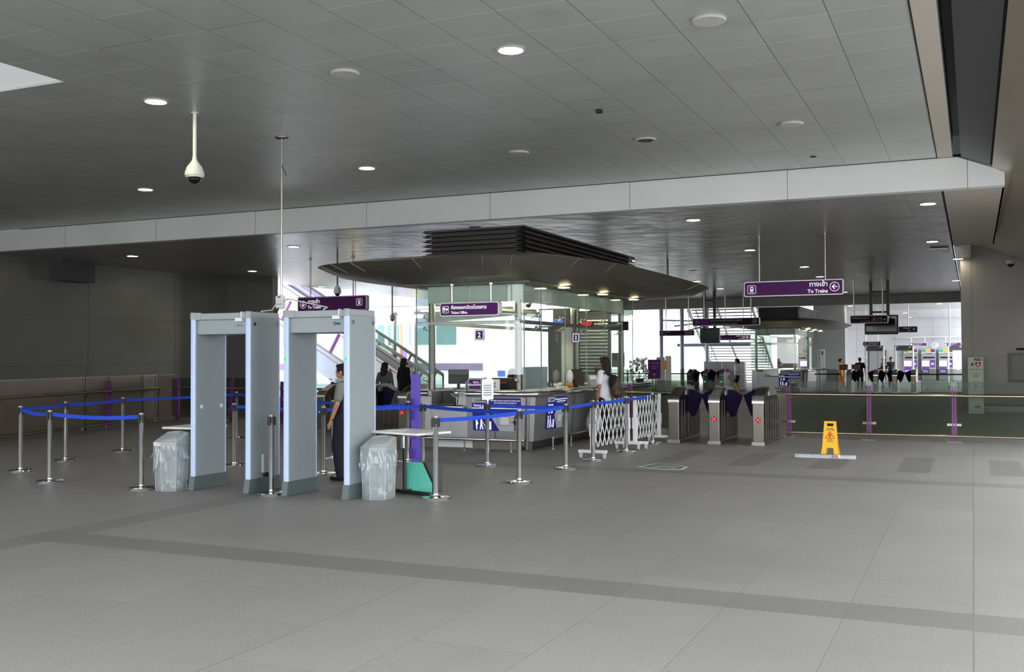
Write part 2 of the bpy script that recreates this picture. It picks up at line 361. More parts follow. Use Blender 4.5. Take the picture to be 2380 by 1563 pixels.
g=MB(); g.prism([(.33,4.81),(1.0,4.51),(1.5,4.29),(2.2,4.0),(2.2,4.1),(1.5,4.39),(1.0,4.61),(.33,4.91)],1.6,33); g.prism([(-.31,4.99),(.33,4.81),(.33,4.91),(-.31,5.09)],28.85,33)
struct(g.build('wall_upper_right',M['gold'],smooth=True)).name='wall_right_upper'
struct(MB().bx(-.43,.52,19.25,28.85,LZ,LZ+.03).bx(.49,.52,19.25,28.85,LZ,4.8).bx(-.47,.52,28.82,28.85,LZ,4.95).build('trim_7',M['cream']))
struct(MB().bx(-.47,-.43,19.25,28.8,LZ-.002,LZ+.05).bx(-.47,-.44,29,50,LZ-.002,LZ+.05).build('trim_8',M['gap']))
struct(MB().bx(-.43,-.02,29.2,50,LZ,LZ+.05).build('trim_9',M['ceil2']))
struct(MB().bx(-24.3,-24.1,-7,29,0,5.05).build('wall_left',M['wallL']))  # near stretch, out of view, added to block daylight from the left
struct(MB().bx(-24.3,1.9,1.6,33.4,5.7,5.8).build('roof_block',M['dgrey'])).name='light_block_roof'  # unseen slab added to stop sky light leaking in above the ceiling
struct(MB().bx(-24.1,-19,-7.2,-7,0,5.05).build('light_block_behind',M['wallL']))  # unseen wall added to hold back daylight from behind left
struct(MB().bx(-24.3,-22.08,28.8,29.1,0,4.5).build('wall_back',M['wallB']))
struct(MB().bx(-.31,7,33,33.4,0,5.1).bx(-.31,-.1,33.4,52,0,4.5).build('wall_right',M['wallR']))
struct(MB().bx(-24.1,-23.6,21.2,22.4,3.9,4.5).build('trim_10',M['dgrey']))
# far beam, far wall, pillars
struct(MB().bx(-28,-.31,50,50.3,4.07,4.5).build('trim_11',M['wallR']))
struct(MB().bx(-28,-.31,49.97,50.31,4.5,4.54).build('trim_12',M['gap']))
struct(MB().bx(-9.6,1.5,76,76.4,0,4.3).build('wall_far',M['wallF']))
struct(MB().bx(-8.25,-6.55,60,61.2,0,4.5).build('wall_pillar',M['wallP']))
struct(MB().bx(-17.95,-17.35,50.3,50.8,0,4.5).build('wall_pillar',M['wallF']))
struct(MB().bx(-.05,7,32.94,33,.0,.17).build('baseboard_right',M['steelD']))
struct(MB().tube([(-.31,32.92,.2),(7,32.92,.2)],.02).build('trim_13',M['chrome']))
struct(MB().bx(3.4,3.6,20,33,0,5.1).build('light_block_right',M['wallR']))  # unseen wall added to darken the floor and low ceiling at right
tag(MB().prism([(-1.02,29.0),(-.56,29.0),(-.56,30.3),(-1.0,30.4)],4.44,4.47,'z').build('ceiling_panel',M['rimW'],bevel=.004),'tilted pale ceiling panel beside the end of the right soffit','panel')
# service doors on the right wall
d=struct(MB().bx(.92,2.5,32.93,33,.86,1.72).build('door_1',M['dgrey']))
for k in range(2):
    l=MB().bx(1.0+.42*k,1.40+.42*k,32.9,32.94,.93,1.66).build('leaf',M['doorG'],d,bevel=.004); MB().ell((1.36+.10*k,32.88,1.22),(.02,.02,.04)).build('handle',M['chrome'],l,smooth='all')
tag(MB().bx(1.14,1.9,32.9,32.96,1.80,1.86).build('door_nameplate',M['purpleD'],bevel=.004),'small dark purple plate on the wall above the grey cabinet doors','sign')

# ------------------------------------------------------------------ ceiling lamps and fittings
def downlight(x,y,z,lab,grp,r=.135,m='lamp'):
    t=thing('downlight',lab,'ceiling light',(x,y,z),0,grp)
    MB().lathe([(r,.0),(r*1.22,-.002),(r*1.24,-.012),(r*1.02,-.016),(r,-.004)],n=28).build('trim_ring',M['rimW'],t,smooth=True)
    MB().lathe([(.01,-.006),(r*.98,-.006),(r*.98,-.003),(.01,-.003)],n=28).build('lamp_face',M[m],t)
    return t
D0=downlight(-4.62,10.24,UZ-.001,'large round lit downlight nearest the camera, in the centre of the front ceiling','downlights in the front ceiling')
for x,y,lab in [(-9.8,10.31,'lit downlight in the front ceiling above and left of the white pole camera'),(-9.84,15.53,'lit downlight in the front ceiling above the two metal detectors, close to the pale fascia'),(-15.08,15.59,'lit downlight in the front ceiling left of the pole camera dome')]:
    copy_tree(D0,(x,y,UZ-.001),0,lab)
G='downlights in the low ceiling'
low=[(-21.18,21.42,'lit downlight in the low ceiling over the dark left wall, the leftmost of all'),(-15.77,21.43,'lit downlight in the low ceiling just right of the thin hanging conduit'),(-21.35,26.79,'lit downlight in the low ceiling near the far corner of the dark left wall'),
(-5.29,20.95,'lit downlight directly behind the fascia between the black louvres and the right entrance sign'),(-.74,20.66,'lit downlight behind the fascia at the far right, beside the dark ceiling slot'),(-.89,27.49,'lit downlight near the pale soffit end, just above the grey right wall corner'),
(-5.41,27.5,'lit downlight beside the left rod of the hanging entrance sign'),(-4.85,33.38,'lit downlight between the two rods of the right entrance sign, upper of two'),(-4.95,37.73,'lit downlight just above the right part of the hanging entrance sign, lower of two'),
(-.37,32.7,'lit downlight touching the top left corner of the right wall'),(-.55,42.04,'lit downlight half hidden by the edge of the right wall'),(-9.58,42.4,'lit downlight to the right of the canopy tip, the farther one'),(-9.45,37.92,'lit downlight directly above the right tip of the ticket office canopy'),
(-9.2,28.96,'lit downlight at the far end of the black louvre box'),(-23.5,33.77,'lit downlight over the escalators behind the left entrance sign'),(-5.17,47.22,'lit downlight at the lower right corner of the entrance sign, before the far beam')]
for x,y,lab in low: copy_tree(D0,(x,y,LZ-.001),0,lab,group=G)
for x,y,z,lab in [(-1.64,60,4.5,'lit downlight behind the far beam, closest to the right wall'),(-3.9,69.5,4.43,'lit downlight over the ticket machines, upper of the two'),(-3.85,74,4.30,'lit downlight over the ticket machines, lower one close to the far wall'),(-6.24,60,4.5,'lit downlight behind the far beam, left of the screen frame'),(-16.2,60.5,4.5,'lit downlight behind the far beam above the bright stair opening')]:
    copy_tree(D0,(x,y,z-.001),0,lab,group='downlights beyond the far beam')
P0=tag(MB().lathe([(.17,0),(.175,-.012),(.16,-.028),(.02,-.03)],n=28).build('ceiling_speaker',M['plate'],smooth=True,loc=(-2.39,10.17,UZ)),'unlit round ceiling plate nearest the camera at upper right','ceiling speaker','round unlit ceiling plates')
for x,y,lab in [(-6.79,10.24,'unlit round ceiling plate left of the nearest lit downlight'),(-6.83,15.44,'faint unlit ceiling plate above the fascia, over the ticket office louvres'),(-2.38,15.24,'unlit round ceiling plate right of the dark air vent')]:
    c=P0.copy(); COL.objects.link(c); c.location=(x,y,UZ); c['label']=lab
t=thing('air_vent','round ceiling vent with a dark centre and pale ring above the fascia','vent',(-4.63,15.38,UZ)); MB().lathe([(.12,0),(.17,-.003),(.17,-.02),(.125,-.02)],n=28).build('trim_ring',M['plate'],t,smooth=True); MB().lathe([(.01,-.024),(.118,-.024),(.118,-.019),(.01,-.019)],n=24).build('grille',M['dgrey'],t)
tag(MB().lathe([(.05,0),(.055,-.01),(.02,-.02)],n=18).build('sprinkler_head',M['dgrey'],loc=(-2.44,17.92,UZ)),'tiny dark fitting on the front ceiling close to the fascia at right','fitting')
tag(MB().bx(-4.69,-4.61,13.21,13.29,UZ-.05,UZ).build('sensor_box',M['black'],bevel=.008),'small black square sensor on the front ceiling','sensor')
for x,y,lab in [(-9.95,20.1,'dark oval spot fitting on the low ceiling left of the black louvre box'),(-8.4,33.2,'thin dark fitting on the low ceiling right of the canopy')]:
    tag(MB().lathe([(.12,0),(.13,-.006),(.02,-.014)],n=20).build('sprinkler_head',M['dgrey'],loc=(x,y,LZ)),lab,'fitting')
# cameras
t=thing('dome_camera','large pale dome camera hanging on a white pole from the front ceiling','security camera',(-9.78,11.03,UZ))
MB().tube([(0,0,0),(0,0,-.64)],.026,14).lathe([(.05,0),(.05,-.01),(.026,-.012)]).build('pole',M['cctvW'],t,smooth=True)
MB().lathe([(.03,-.62),(.034,-.66),(.06,-.70),(.105,-.76),(.13,-.83),(.132,-.88),(.12,-.885),(.12,-.905),(.09,-.905)],n=28).build('housing',M['cctvW'],t,smooth=True)
MB().lathe([(.085,-.905),(.082,-.935),(.065,-.965),(.035,-.984),(.004,-.99)],n=24).build('dome',M['dome'],t,smooth='all')
sm=[((-15.5,23,3.35),1.0,'small grey dome camera hanging under the left tip of the ticket office canopy'),((-19.5,32.5,3.05),1.2,'small grey dome camera on a rod in front of the grey outdoor canopy')]
for (x,y,z),s,lab in sm:
    t=thing('dome_camera',lab,'security camera',(x,y,z)); MB().tube([(0,0,.2),(0,0,LZ-z)],.022*s,8).build('pole',M['dgrey'],t,smooth=True)
    MB().lathe([(.03,.24),(.08,.17),(.1,.09),(.1,.03),(.07,.02)],n=18).build('housing',M['plate'],t,smooth=True); MB().lathe([(.07,.03),(.06,-.02),(.01,-.05)],n=16).build('dome',M['dome'],t,smooth='all')
t=thing('dome_camera','small dome camera on the upper right wall under the metal cladding','security camera',(1.02,32.9,4.32)); MB().lathe([(.12,.08),(.12,0),(.1,-.02)],n=18).bx(-.04,.04,0,.1,-.0,.06).build('housing',M['plate'],t,smooth=True); MB().lathe([(.1,0),(.08,-.07),(.02,-.11)],n=18).build('dome',M['dome'],t,smooth='all')
# conduit with cable box over the detectors
t=thing('hanging_conduit','thin steel conduit hanging from the front ceiling to a white socket box above the detectors','conduit',(-9.68,12.85,UZ))
MB().tube([(0,0,0),(0,0,-2.45)],.017,10).lathe([(.1,0),(.1,-.012),(.03,-.03)],n=16).build('pipe',M['steel'],t,smooth=True)
MB().tube([(0,0,-.42),(.03,-.02,-.47),(.08,-.02,-.56),(.1,-.02,-.6)],.008,6).build('loose_wire',M['steelD'],t)
MB().box((0,-.03,-2.55),(.14,.07,.2)).box((.0,-.03,-2.46),(.07,.07,.05)).build('socket_box',M['white'],t,bevel=.01)
MB().tube([(-.05,-.05,-2.62),(-.06,-.1,-2.72),(-.11,-.1,-2.8)],.012,6).tube([(-.01,-.05,-2.62),(-.02,-.1,-2.72),(-.07,-.1,-2.8)],.012,6).build('plug',M['dark'],t)
t2=tag(MB().tube([(-9.62,12.8,2.47),(-9.3,12.2,2.42),(-8.6,11.2,2.28),(-8.3,10.6,2.235)],.009,6).build('power_cable',M['white']),'white cable sagging from the socket box to the left metal detector','cable')
t2=tag(MB().tube([(-9.62,12.8,2.5),(-9.3,12.5,2.52),(-8.6,11.6,2.45),(-7.5,10.9,2.28),(-7.35,10.6,2.235)],.009,6).build('power_cable',M['white']),'white cable running from the socket box to the right metal detector','cable')
# exit light boxes near the escalators
t=thing('ceiling_box_light','flat white box lamp on a rod beside the dark direction sign by the escalator','ceiling light',(-19.6,30.2,2.92)); MB().box((0,0,0),(.5,.2,.09)).build('lamp_face',M['lampY'],t,bevel=.03); MB().tube([(0,0,.05),(0,0,LZ-2.92)],.012,6).build('rod',M['dgrey'],t)

# ------------------------------------------------------------------ pictograms (flat, facing -Y)
def train_icon(t,x,z,s,y,m='signW'):
    b=MB(); rframe(b,x-s/2,x+s/2,z-s/2,z+s/2,s*.15,s*.05,y-.003,y)
    b.prism(rrect(x-.2*s,x+.2*s,z-.18*s,z+.32*s,.09*s),y-.002,y); b.build('train_icon',M[m],t)
    k=MB(); k.bx(x-.13*s,x+.13*s,y-.004,y-.0015,z+.06*s,z+.2*s); k.disc((x-.11*s,y-.0025,z-.07*s),.035*s,10).disc((x+.11*s,y-.0025,z-.07*s),.035*s,10); k.build('train_window',M['purpleD'],t)
    b=MB(); b.prism([(x-.12*s,z-.2*s),(x-.06*s,z-.2*s),(x-.16*s,z-.4*s),(x-.24*s,z-.4*s)],y-.002,y).prism([(x+.12*s,z-.2*s),(x+.06*s,z-.2*s),(x+.16*s,z-.4*s),(x+.24*s,z-.4*s)],y-.002,y).bx(x-.12*s,x+.12*s,y-.002,y,z-.3*s,z-.26*s); b.build('track_icon',M[m],t)
def arrow_icon(t,x,z,s,y,ang,m='signW',ring=True):
    b=MB(); 
    if ring: b.ring((x,y,z),s/2,s*.06)
    R=Matrix.Translation((x,0,z))@Matrix.Rotation(-ang,4,'Y')   # ang 0 points right, turning counter-clockwise
    b.prism([(-.3*s,-.05*s),(.24*s,-.05*s),(.24*s,.05*s),(-.3*s,.05*s)],y-.003,y,M=R)
    for q in (1,-1): b.prism([(.3*s,0),(.02*s,.27*s*q),(-.1*s,.27*s*q),(.16*s,0)],y-.003,y,M=R)
    b.build('arrow_icon',M[m],t)
def sign(x0,x1,z0,z1,Y,rods,lab,face='purple',name='hanging_sign',rimm='rimW',top=LZ,rr=.05,rim=.028,dep=.14):
    t=thing(name,lab,'sign',((x0+x1)/2,Y,z0),0,None,1)
    MB().prism(rrect(x0,x1,z0,z1,rr),Y-dep/2,Y+dep/2).build('sign_case',M['steelD' if rimm!='rimW' else 'rimW'],t,bevel=.006)
    MB().prism(rrect(x0+rim,x1-rim,z0+rim,z1-rim,rr*.6),Y-dep/2-.006,Y-dep/2).build('sign_face',M[face],t)
    for rx in rods:
        MB().tube([(rx,Y,z1),(rx,Y,top)],.022,10).lathe([(.05,0),(.05,-.03),(.022,-.035)],(rx,Y,top),12).build('hanging_rod',M['steel'],t,smooth=True)
    return t
t=sign(-4.99,-2.70,3.06,3.43,24.65,(-4.63,-3.11),'large white-rimmed purple entrance sign hanging at right, arrow pointing left','purple')
y=24.65-.077; train_icon(t,-4.80,3.235,.2,y); arrow_icon(t,-2.90,3.25,.22,y,PI)
text('ทางเข้า',.15,M['signW'],t,(-3.05,y,3.27),align='RIGHT',bold=.003); text('To Trains',.115,M['signW'],t,(-3.05,y,3.12),align='RIGHT',bold=.003)
t=sign(-17.78,-15.44,2.98,3.41,24.42,(-17.38,-15.93),'purple entrance sign hanging at left above the right metal detector, arrow pointing down','purple')
y=24.42-.077; train_icon(t,-15.68,3.22,.2,y); arrow_icon(t,-17.58,3.19,.22,y,-PI/2)
text('ทางเข้า',.15,M['signW'],t,(-17.42,y,3.22),bold=.003); text('To Trains',.115,M['signW'],t,(-17.42,y,3.07),bold=.003)
t=sign(-10.53,-7.79,2.91,3.23,41.5,(-10.05,-8.14),'wide dark purple sign with two diagonal arrows hanging before the far stairs','purpleD')
y=41.5-.077; arrow_icon(t,-10.33,3.07,.2,y,PI*.75,'signG'); arrow_icon(t,-7.98,3.07,.2,y,PI/4,'signG'); MB().bx(-10.2,-9.85,y-.003,y+.003,2.945,3.195).build('violet_patch',M['purple'],t)
text('ไปชานชาลาสายสีน้ำเงินและสายสีม่วง',.105,M['signG'],t,(-9.8,y,3.09),sx=.88); text('To Blue Line & Purple Line Metro',.082,M['signG'],t,(-9.8,y,2.97))
t=sign(-12.95,-11.35,2.6,2.85,45,(-12.65,-11.6),'dark sign with down arrow and boxed numbers 1 and 2 over the bright opening','purpleD',rimm='d')
y=45-.077; arrow_icon(t,-12.82,2.725,.15,y,-PI/2,'signG'); text('ทางออก',.075,M['signG'],t,(-12.7,y,2.75)); text('Exit',.06,M['signG'],t,(-12.7,y,2.65))
for k,(x,c) in enumerate(((-11.68,'1'),(-11.5,'2'))):
    b=MB(); rframe(b,x-.07,x+.07,2.655,2.795,.02,.012,y-.003,y); b.build('number_frame',M['signG'],t); text(c,.12,M['signG'],t,(x,y,2.685),align='CENTER')
t=sign(-10.73,-9.25,2.44,2.66,47,(-10.4,-9.57),'small violet sign with arrow and number 2 right of the hanging screens','purple',rimm='d')
y=47-.077; arrow_icon(t,-9.39,2.55,.14,y,0); text('ทางออก',.07,M['signW'],t,(-9.67,y,2.58),align='RIGHT'); text('Exit',.055,M['signW'],t,(-9.67,y,2.48),align='RIGHT'); text('2',.12,M['signW'],t,(-9.56,y,2.505),align='CENTER')
b=MB(); rframe(b,-9.625,-9.495,2.485,2.615,.02,.012,y-.003,y); b.build('number_frame',M['signW'],t)
arrow_icon(t,-10.61,2.55,.14,y,PI,'signG')
t=sign(-4.17,-2.83,2.86,3.17,40,(-4.03,-3.02),'dark lift sign with right arrow hanging in front of the black screen','purpleD',rimm='d')
y=40-.077; arrow_icon(t,-2.96,3.0,.15,y,0,'signG',False); text('ลิฟต์ไปชั้นชานชาลา',.1,M['signG'],t,(-4.1,y,3.03),sx=.8); text('Lift to Trains',.07,M['signG'],t,(-3.42,y,2.92),align='RIGHT')
train_icon(t,-3.32,3.0,.15,y,'signG'); b=MB(); rframe(b,-3.2,-3.05,2.925,3.075,.02,.01,y-.003,y); b.ell((-3.16,y,3.02),(.012,.002,.03)).ell((-3.09,y,3.02),(.012,.002,.03)).build('lift_icon',M['signG'],t)
t=sign(-3.72,-2.51,2.84,3.15,55,(-2.97,),'dark exit sign with left arrow to the right of the black screen','purpleD',rimm='d')
y=55-.077; arrow_icon(t,-2.68,3.0,.18,y,PI,'signG',False); text('ทางออก',.1,M['signG'],t,(-2.85,y,3.03),align='RIGHT'); text('Exit',.08,M['signG'],t,(-2.85,y,2.92),align='RIGHT')
t=sign(-5.79,-4.79,2.24,2.52,62,(-5.6,-4.95),'dark telephone sign above the far walk-through detector','purpleD',top=4.5)
y=62-.077; text('โทรศัพท์สาธารณะ',.1,M['signG'],t,(-5.5,y,2.39),sx=.8); text('Public Telephone',.075,M['signG'],t,(-5.5,y,2.29)); b=MB(); b.tube([(-5.6,y,2.45),(-5.66,y,2.41),(-5.66,y,2.34),(-5.6,y,2.3)],.018,8).build('handset_icon',M['signG'],t)
for k,(x0,x1,lab) in enumerate(((-3.8,-2.73,'white-rimmed ticket machine sign left of the wall clock'),(-1.74,-.68,'white-rimmed ticket machine sign right of the wall clock'))):
    t=sign(x0,x1,2.31,2.54,72,(x0+.12,x1-.12),lab,'purple',top=2.85); y=72-.077
    text('เครื่องออกบัตรโดยสาร',.07,M['signW'],t,(x0+.25,y,2.43),sx=.85); text('Ticket Machines',.06,M['signW'],t,(x0+.25,y,2.35)); MB().bx(x0+.06,x0+.18,y-.004,y,2.37,2.47).build('ticket_icon',M['signW'],t)
t=sign(-20.05,-19.4,2.3,2.74,30.6,(-19.95,),'small dark brown direction sign beside the escalator, cut by the detector','purpleD',rimm='d')
y=30.6-.077; text('ทางออก',.08,M['signG'],t,(-19.9,y,2.6)); text('Exit',.07,M['signG'],t,(-19.9,y,2.4)); MB().bx(-20.0,-19.45,y-.003,y,2.5,2.51).build('divider_line',M['signG'],t)
# hanging screens in black frames
def screens(x0,x1,z0,z1,Y,px0,px1,lab,bars):
    t=thing('hanging_display',lab,'display',((x0+x1)/2,Y,z0),0,None,1)
    for px in (px0,px1): MB().bx(px-.06,px+.06,Y-.05,Y+.05,z1-.02,LZ).build('hanging_post',M['dark'],t)
    for z in bars: MB().bx(px0,px1,Y-.04,Y+.04,z-.04,z+.04).build('crossbar',M['dark'],t)
    MB().bx(x0,x1,Y-.12,Y+.12,z0,z1).build('screen_case',M['dark'],t,bevel=.03); MB().bx(x0+.06,x1-.06,Y-.128,Y-.12,z0+.12,z1-.06).build('screen_glass',M['dome'],t)
screens(-3.84,-2.61,2.49,3.24,42,-3.60,-2.98,'large black passenger screen hanging in a tall ladder frame at right',(4.15,3.36))
screens(-10.83,-9.98,2.25,2.88,44,-10.65,-10.2,'black passenger screen hanging under the wide diagonal-arrow sign',(3.2,4.1))
# thin rods seen right of the canopy
tag(MB().tube([(-8.15,29.2,LZ),(-8.15,29.2,3.75)],.03,8).bx(-8.35,-7.95,29.17,29.23,3.86,3.9).build('ceiling_rod',M['dgrey'],smooth=True),'short dark rod with a crossbar hanging behind the canopy','rod')
# ------------------------------------------------------------------ belt stanchions
def stanchion(x,y,lab,rz=0):
    t=thing('belt_stanchion',lab,'stanchion',(x,y,0),rz,'belt stanchions')
    MB().lathe([(.17,0),(.172,.018),(.165,.028),(.06,.034),(.035,.045),(.032,.06)],n=32).build('base',M['chrome'],t,smooth=True)
    MB().lathe([(.0315,.03),(.0315,.925),(.034,.93),(.034,.95),(.028,.957)],n=20).build('post',M['chrome'],t,smooth=True)
    MB().lathe([(.036,.865),(.036,.925)],n=20).bx(-.052,-.03,-.016,.016,.83,.93).bx(.03,.052,-.016,.016,.83,.93).bx(-.016,.016,-.052,-.03,.83,.93).build('belt_head',M['dark'],t,bevel=.004)
    return t
ST=[(-12.64,10.63,'leftmost belt stanchion, where the dark belt and the bright blue belt meet'),(-11.17,9.85,'belt stanchion with bright blue belt on both sides, second from the left in front'),
(-13.25,11.99,'belt stanchion on the left joined by dark blue belts, behind the leftmost one'),(-13.73,13.67,'farthest of the left cluster of belt stanchions, in front of the purple-edged barrier'),
(-9.50,9.77,'belt stanchion standing left beside the left bagged bin'),(-7.68,10.0,'belt stanchion without a belt between the two metal detectors'),
(-10.25,12.44,'belt stanchion seen through the left metal detector, the nearer of two'),(-13.75,16.77,'belt stanchion seen through the left metal detector, the farther of two'),
(-9.41,13.84,'belt stanchion behind the guard, its base the farther of two'),(-8.32,12.0,'belt stanchion directly behind the guard, its base the nearer of two'),
(-5.68,10.43,'nearest belt stanchion, right of the green boards and white table'),(-7.55,13.47,'belt stanchion just right of the violet panel stand'),
(-8.05,13.88,'belt stanchion just left of the violet panel stand'),(-5.40,12.18,'belt stanchion in front of the ticket counter where two dark belts meet'),
(-6.68,13.89,'belt stanchion with a sign holder on top before the swing gate poster'),(-5.44,13.95,'belt stanchion in front of the second blue poster on the counter side'),
(-5.47,15.21,'belt stanchion beside the near post of the white folding barrier'),(-5.44,16.81,'belt stanchion seen through the nearer white folding barrier'),(-5.51,18.62,'belt stanchion at the far end of the folding barriers by the fare gates')]
S0=None; SP=[]
for i,(x,y,lab) in enumerate(ST):
    if S0 is None: S0=stanchion(x,y,lab); 
    else: copy_tree(S0,(x,y,0),0,lab)
    SP.append((x,y))
# far chrome posts behind the left detector get their own stanchion too
def belt(a,b,lab,z0=.905,z1=.905,sag=.015):
    P=[];n=14; A=Vector(a);B=Vector(b);d=(B-A).normalized();A=A+d*.04;B=B-d*.04; nx,ny=-d.y*.0015,d.x*.0015
    mb=MB();vs=[];fs=[]
    for i in range(n+1):
        u=i/n;p=A.lerp(B,u);zc=z0+(z1-z0)*u-sag*4*u*(1-u)
        for s in (1,-1):
            for h in (-.024,.024): vs.append((p.x+nx*s,p.y+ny*s,zc+h))
    for i in range(n):
        k=4*i; fs+= [(k,k+1,k+5,k+4),(k+2,k+6,k+7,k+3),(k+1,k+3,k+7,k+5),(k,k+4,k+6,k+2)]
    fs+= [(0,2,3,1),(4*n,4*n+1,4*n+3,4*n+2)]
    return tag(mb.add(vs,fs).build('barrier_belt',M['blue']),lab,'belt','retractable belts')
for i,j,lab in [(0,1,'bright blue belt from the leftmost stanchion to the one in front'),(1,4,'long bright blue belt ending at the stanchion beside the left bin'),(0,2,'short dark blue belt from the leftmost stanchion backwards'),(2,3,'dark blue belt in the left cluster leading towards the far stanchion'),
(3,7,'dark blue belt passing behind the left metal detector'),(6,9,'blue belt visible between the two metal detectors and behind the guard'),(7,8,'upper dark belt glimpsed behind the guard'),(9,12,'bright blue belt right of the right detector, ending left of the violet panels'),
(9,11,'lower dark blue belt right of the right detector passing the violet panels'),(11,13,'dark belt from beside the violet panels across the swing gate poster'),(10,13,'dark belt rising from the nearest stanchion to the one before the counter'),(14,15,'bright blue belt under the top half of the swing gate poster'),
(13,15,'dark blue belt between the two stanchions before the counter side'),(15,16,'blue belt leading to the near post of the white folding barrier'),(16,17,'blue belt behind the nearer folding barrier'),(17,18,'blue belt behind the farther folding barrier')]:
    belt(SP[i],SP[j],lab,sag=.03 if (i,j)in((0,1),(1,4)) else .012)
t=thing('sign_holder','white double-sided sign holder plate fixed on a stanchion top before the counter','sign',(-6.68,13.89,.957),math.radians(62))
MB().bx(-.1,.1,-.006,.006,.05,.34).build('plate',M['white'],t,bevel=.003); b=MB(); rframe(b,-.105,.105,.045,.345,.01,.012,-.012,.012); b.build('frame',M['chrome'],t); MB().bx(-.012,.012,-.012,.012,0,.05).build('clip',M['chrome'],t)
b=MB(); 
for k in range(5): b.bx(-.07,.07,-.008,-.006,.11+.035*k,.12+.035*k)
b.build('printed_lines',M['dgrey'],t)

# ------------------------------------------------------------------ walk-through metal detectors
def detector(x0,x1,y0,lab,led):
    t=thing('metal_detector',lab,'metal detector',((x0+x1)/2,y0+.3,0),0,None,1); D=.60; T=.072
    for k,x in enumerate((x0,x1-T)):
        p=MB().bx(x+.004,x+T-.004,y0+.035,y0+D-.02,.16,2.13).build('side_panel',M['detgrey'],t,bevel=.012)
        MB().prism(rrect(x,x+T,y0-.0,y0+.04,.018),.16,2.13,'z').build('front_edge',M['detblue'],p)
        MB().prism(rrect(x+.004,x+T-.004,y0+D-.025,y0+D,.01),.16,2.13,'z').build('rear_edge',M['detblue'],p)
        MB().lathe([(.042,2.12),(.042,2.195),(.036,2.203)],(x+T/2,y0+.022,0),20).build('corner_cap',M['grey'],t,smooth=True)
        f=MB(); f.prism([(y0-.035,0),(y0+.03,0),(y0+.03,.17),(y0-.005,.17)],x-.006,x+T+.006,'x').bx(x-.004,x+T+.004,y0+.03,y0+D-.03,0,.17).prism([(y0+D+.03,0),(y0+D-.03,0),(y0+D-.03,.17),(y0+D+.002,.17)],x-.006,x+T+.006,'x'); f.build('foot',M['detfoot'],t,bevel=.006)
        for yy in (y0+.1,y0+D-.07):
            if k==1: MB().lathe([(.022,0),(.022,.006),(.012,.009)],n=16,M=Matrix.Translation((x+T-.003,yy,2.05))@Matrix.Rotation(PI/2,4,'Y')).build('screw_cap',M['steelD'],t,smooth=True)
        if k==0:
            for yy in (y0+.13,y0+D-.1): MB().lathe([(.026,0),(.026,.004),(.02,.006)],n=20,M=Matrix.Translation((x+T-.004,yy,1.03))@Matrix.Rotation(PI/2,4,'Y')).build('round_plug',M['white'] if led==0 else M['detgrey'],t,smooth=True)
        if led: MB().prism(rrect(x+.022,x+.048,1.595,1.645,.01),y0-.004,y0+.002).build('green_light',M['greenE'],t)
    h=MB().bx(x0+.05,x1-.05,y0+.05,y0+D-.05,1.93,2.13).build('header_beam',M['detgrey'],t,bevel=.008)
    MB().bx(x0+.07,x1-.045,y0+.01,y0+D-.01,2.11,2.19).bx(x0+.004,x0+T,y0+.03,y0+D-.02,2.125,2.2).bx(x1-T,x1-.004,y0+.03,y0+D-.02,2.125,2.2).build('top_cover',M['grey'],t,bevel=.01)
    MB().bx(x0+.07,x0+.16,y0+.0,y0+.03,2.11,2.2).build('cover_clip',M['grey'],t,bevel=.004)
    MB().bx(x1-.225,x1-.125,y0+.0,y0+.05,2.085,2.125).bx(x1-.14,x1-.125,y0+.0,y0+.05,2.12,2.2).build('paper_label',M['white'],t)
    m=mat('faint blue print',(120,150,190) if led==0 else (40,70,120),.5)
    b=MB(); b.ring((x1-.222,y0+.048,2.035),.022,.007,20,.003).bx(x1-.22,x1-.2,y0+.045,y0+.048,2.031,2.039); b.build('logo_ring',m,t); text('eia',.05,m,t,(x1-.198,y0+.049,2.02),bold=.002)
    return t
detector(-8.885,-7.965,9.95,'left walk-through metal detector with white round plugs, in front of the dark wall',0)
a=detector(-7.475,-6.555,9.95,'right walk-through metal detector with green lights, guard standing in it',1)
t=thing('junction_box','grey socket box low on the right panel of the left metal detector','box',(-7.958,10.3,.33)); MB().bx(0,.045,-.15,.02,-.1,.13).build('cover',M['grey'],t,bevel=.01); MB().bx(0.005,.04,-.11,-.08,-.15,-.1).bx(.005,.04,-.06,-.03,-.15,-.1).build('plug',M['dark'],t)

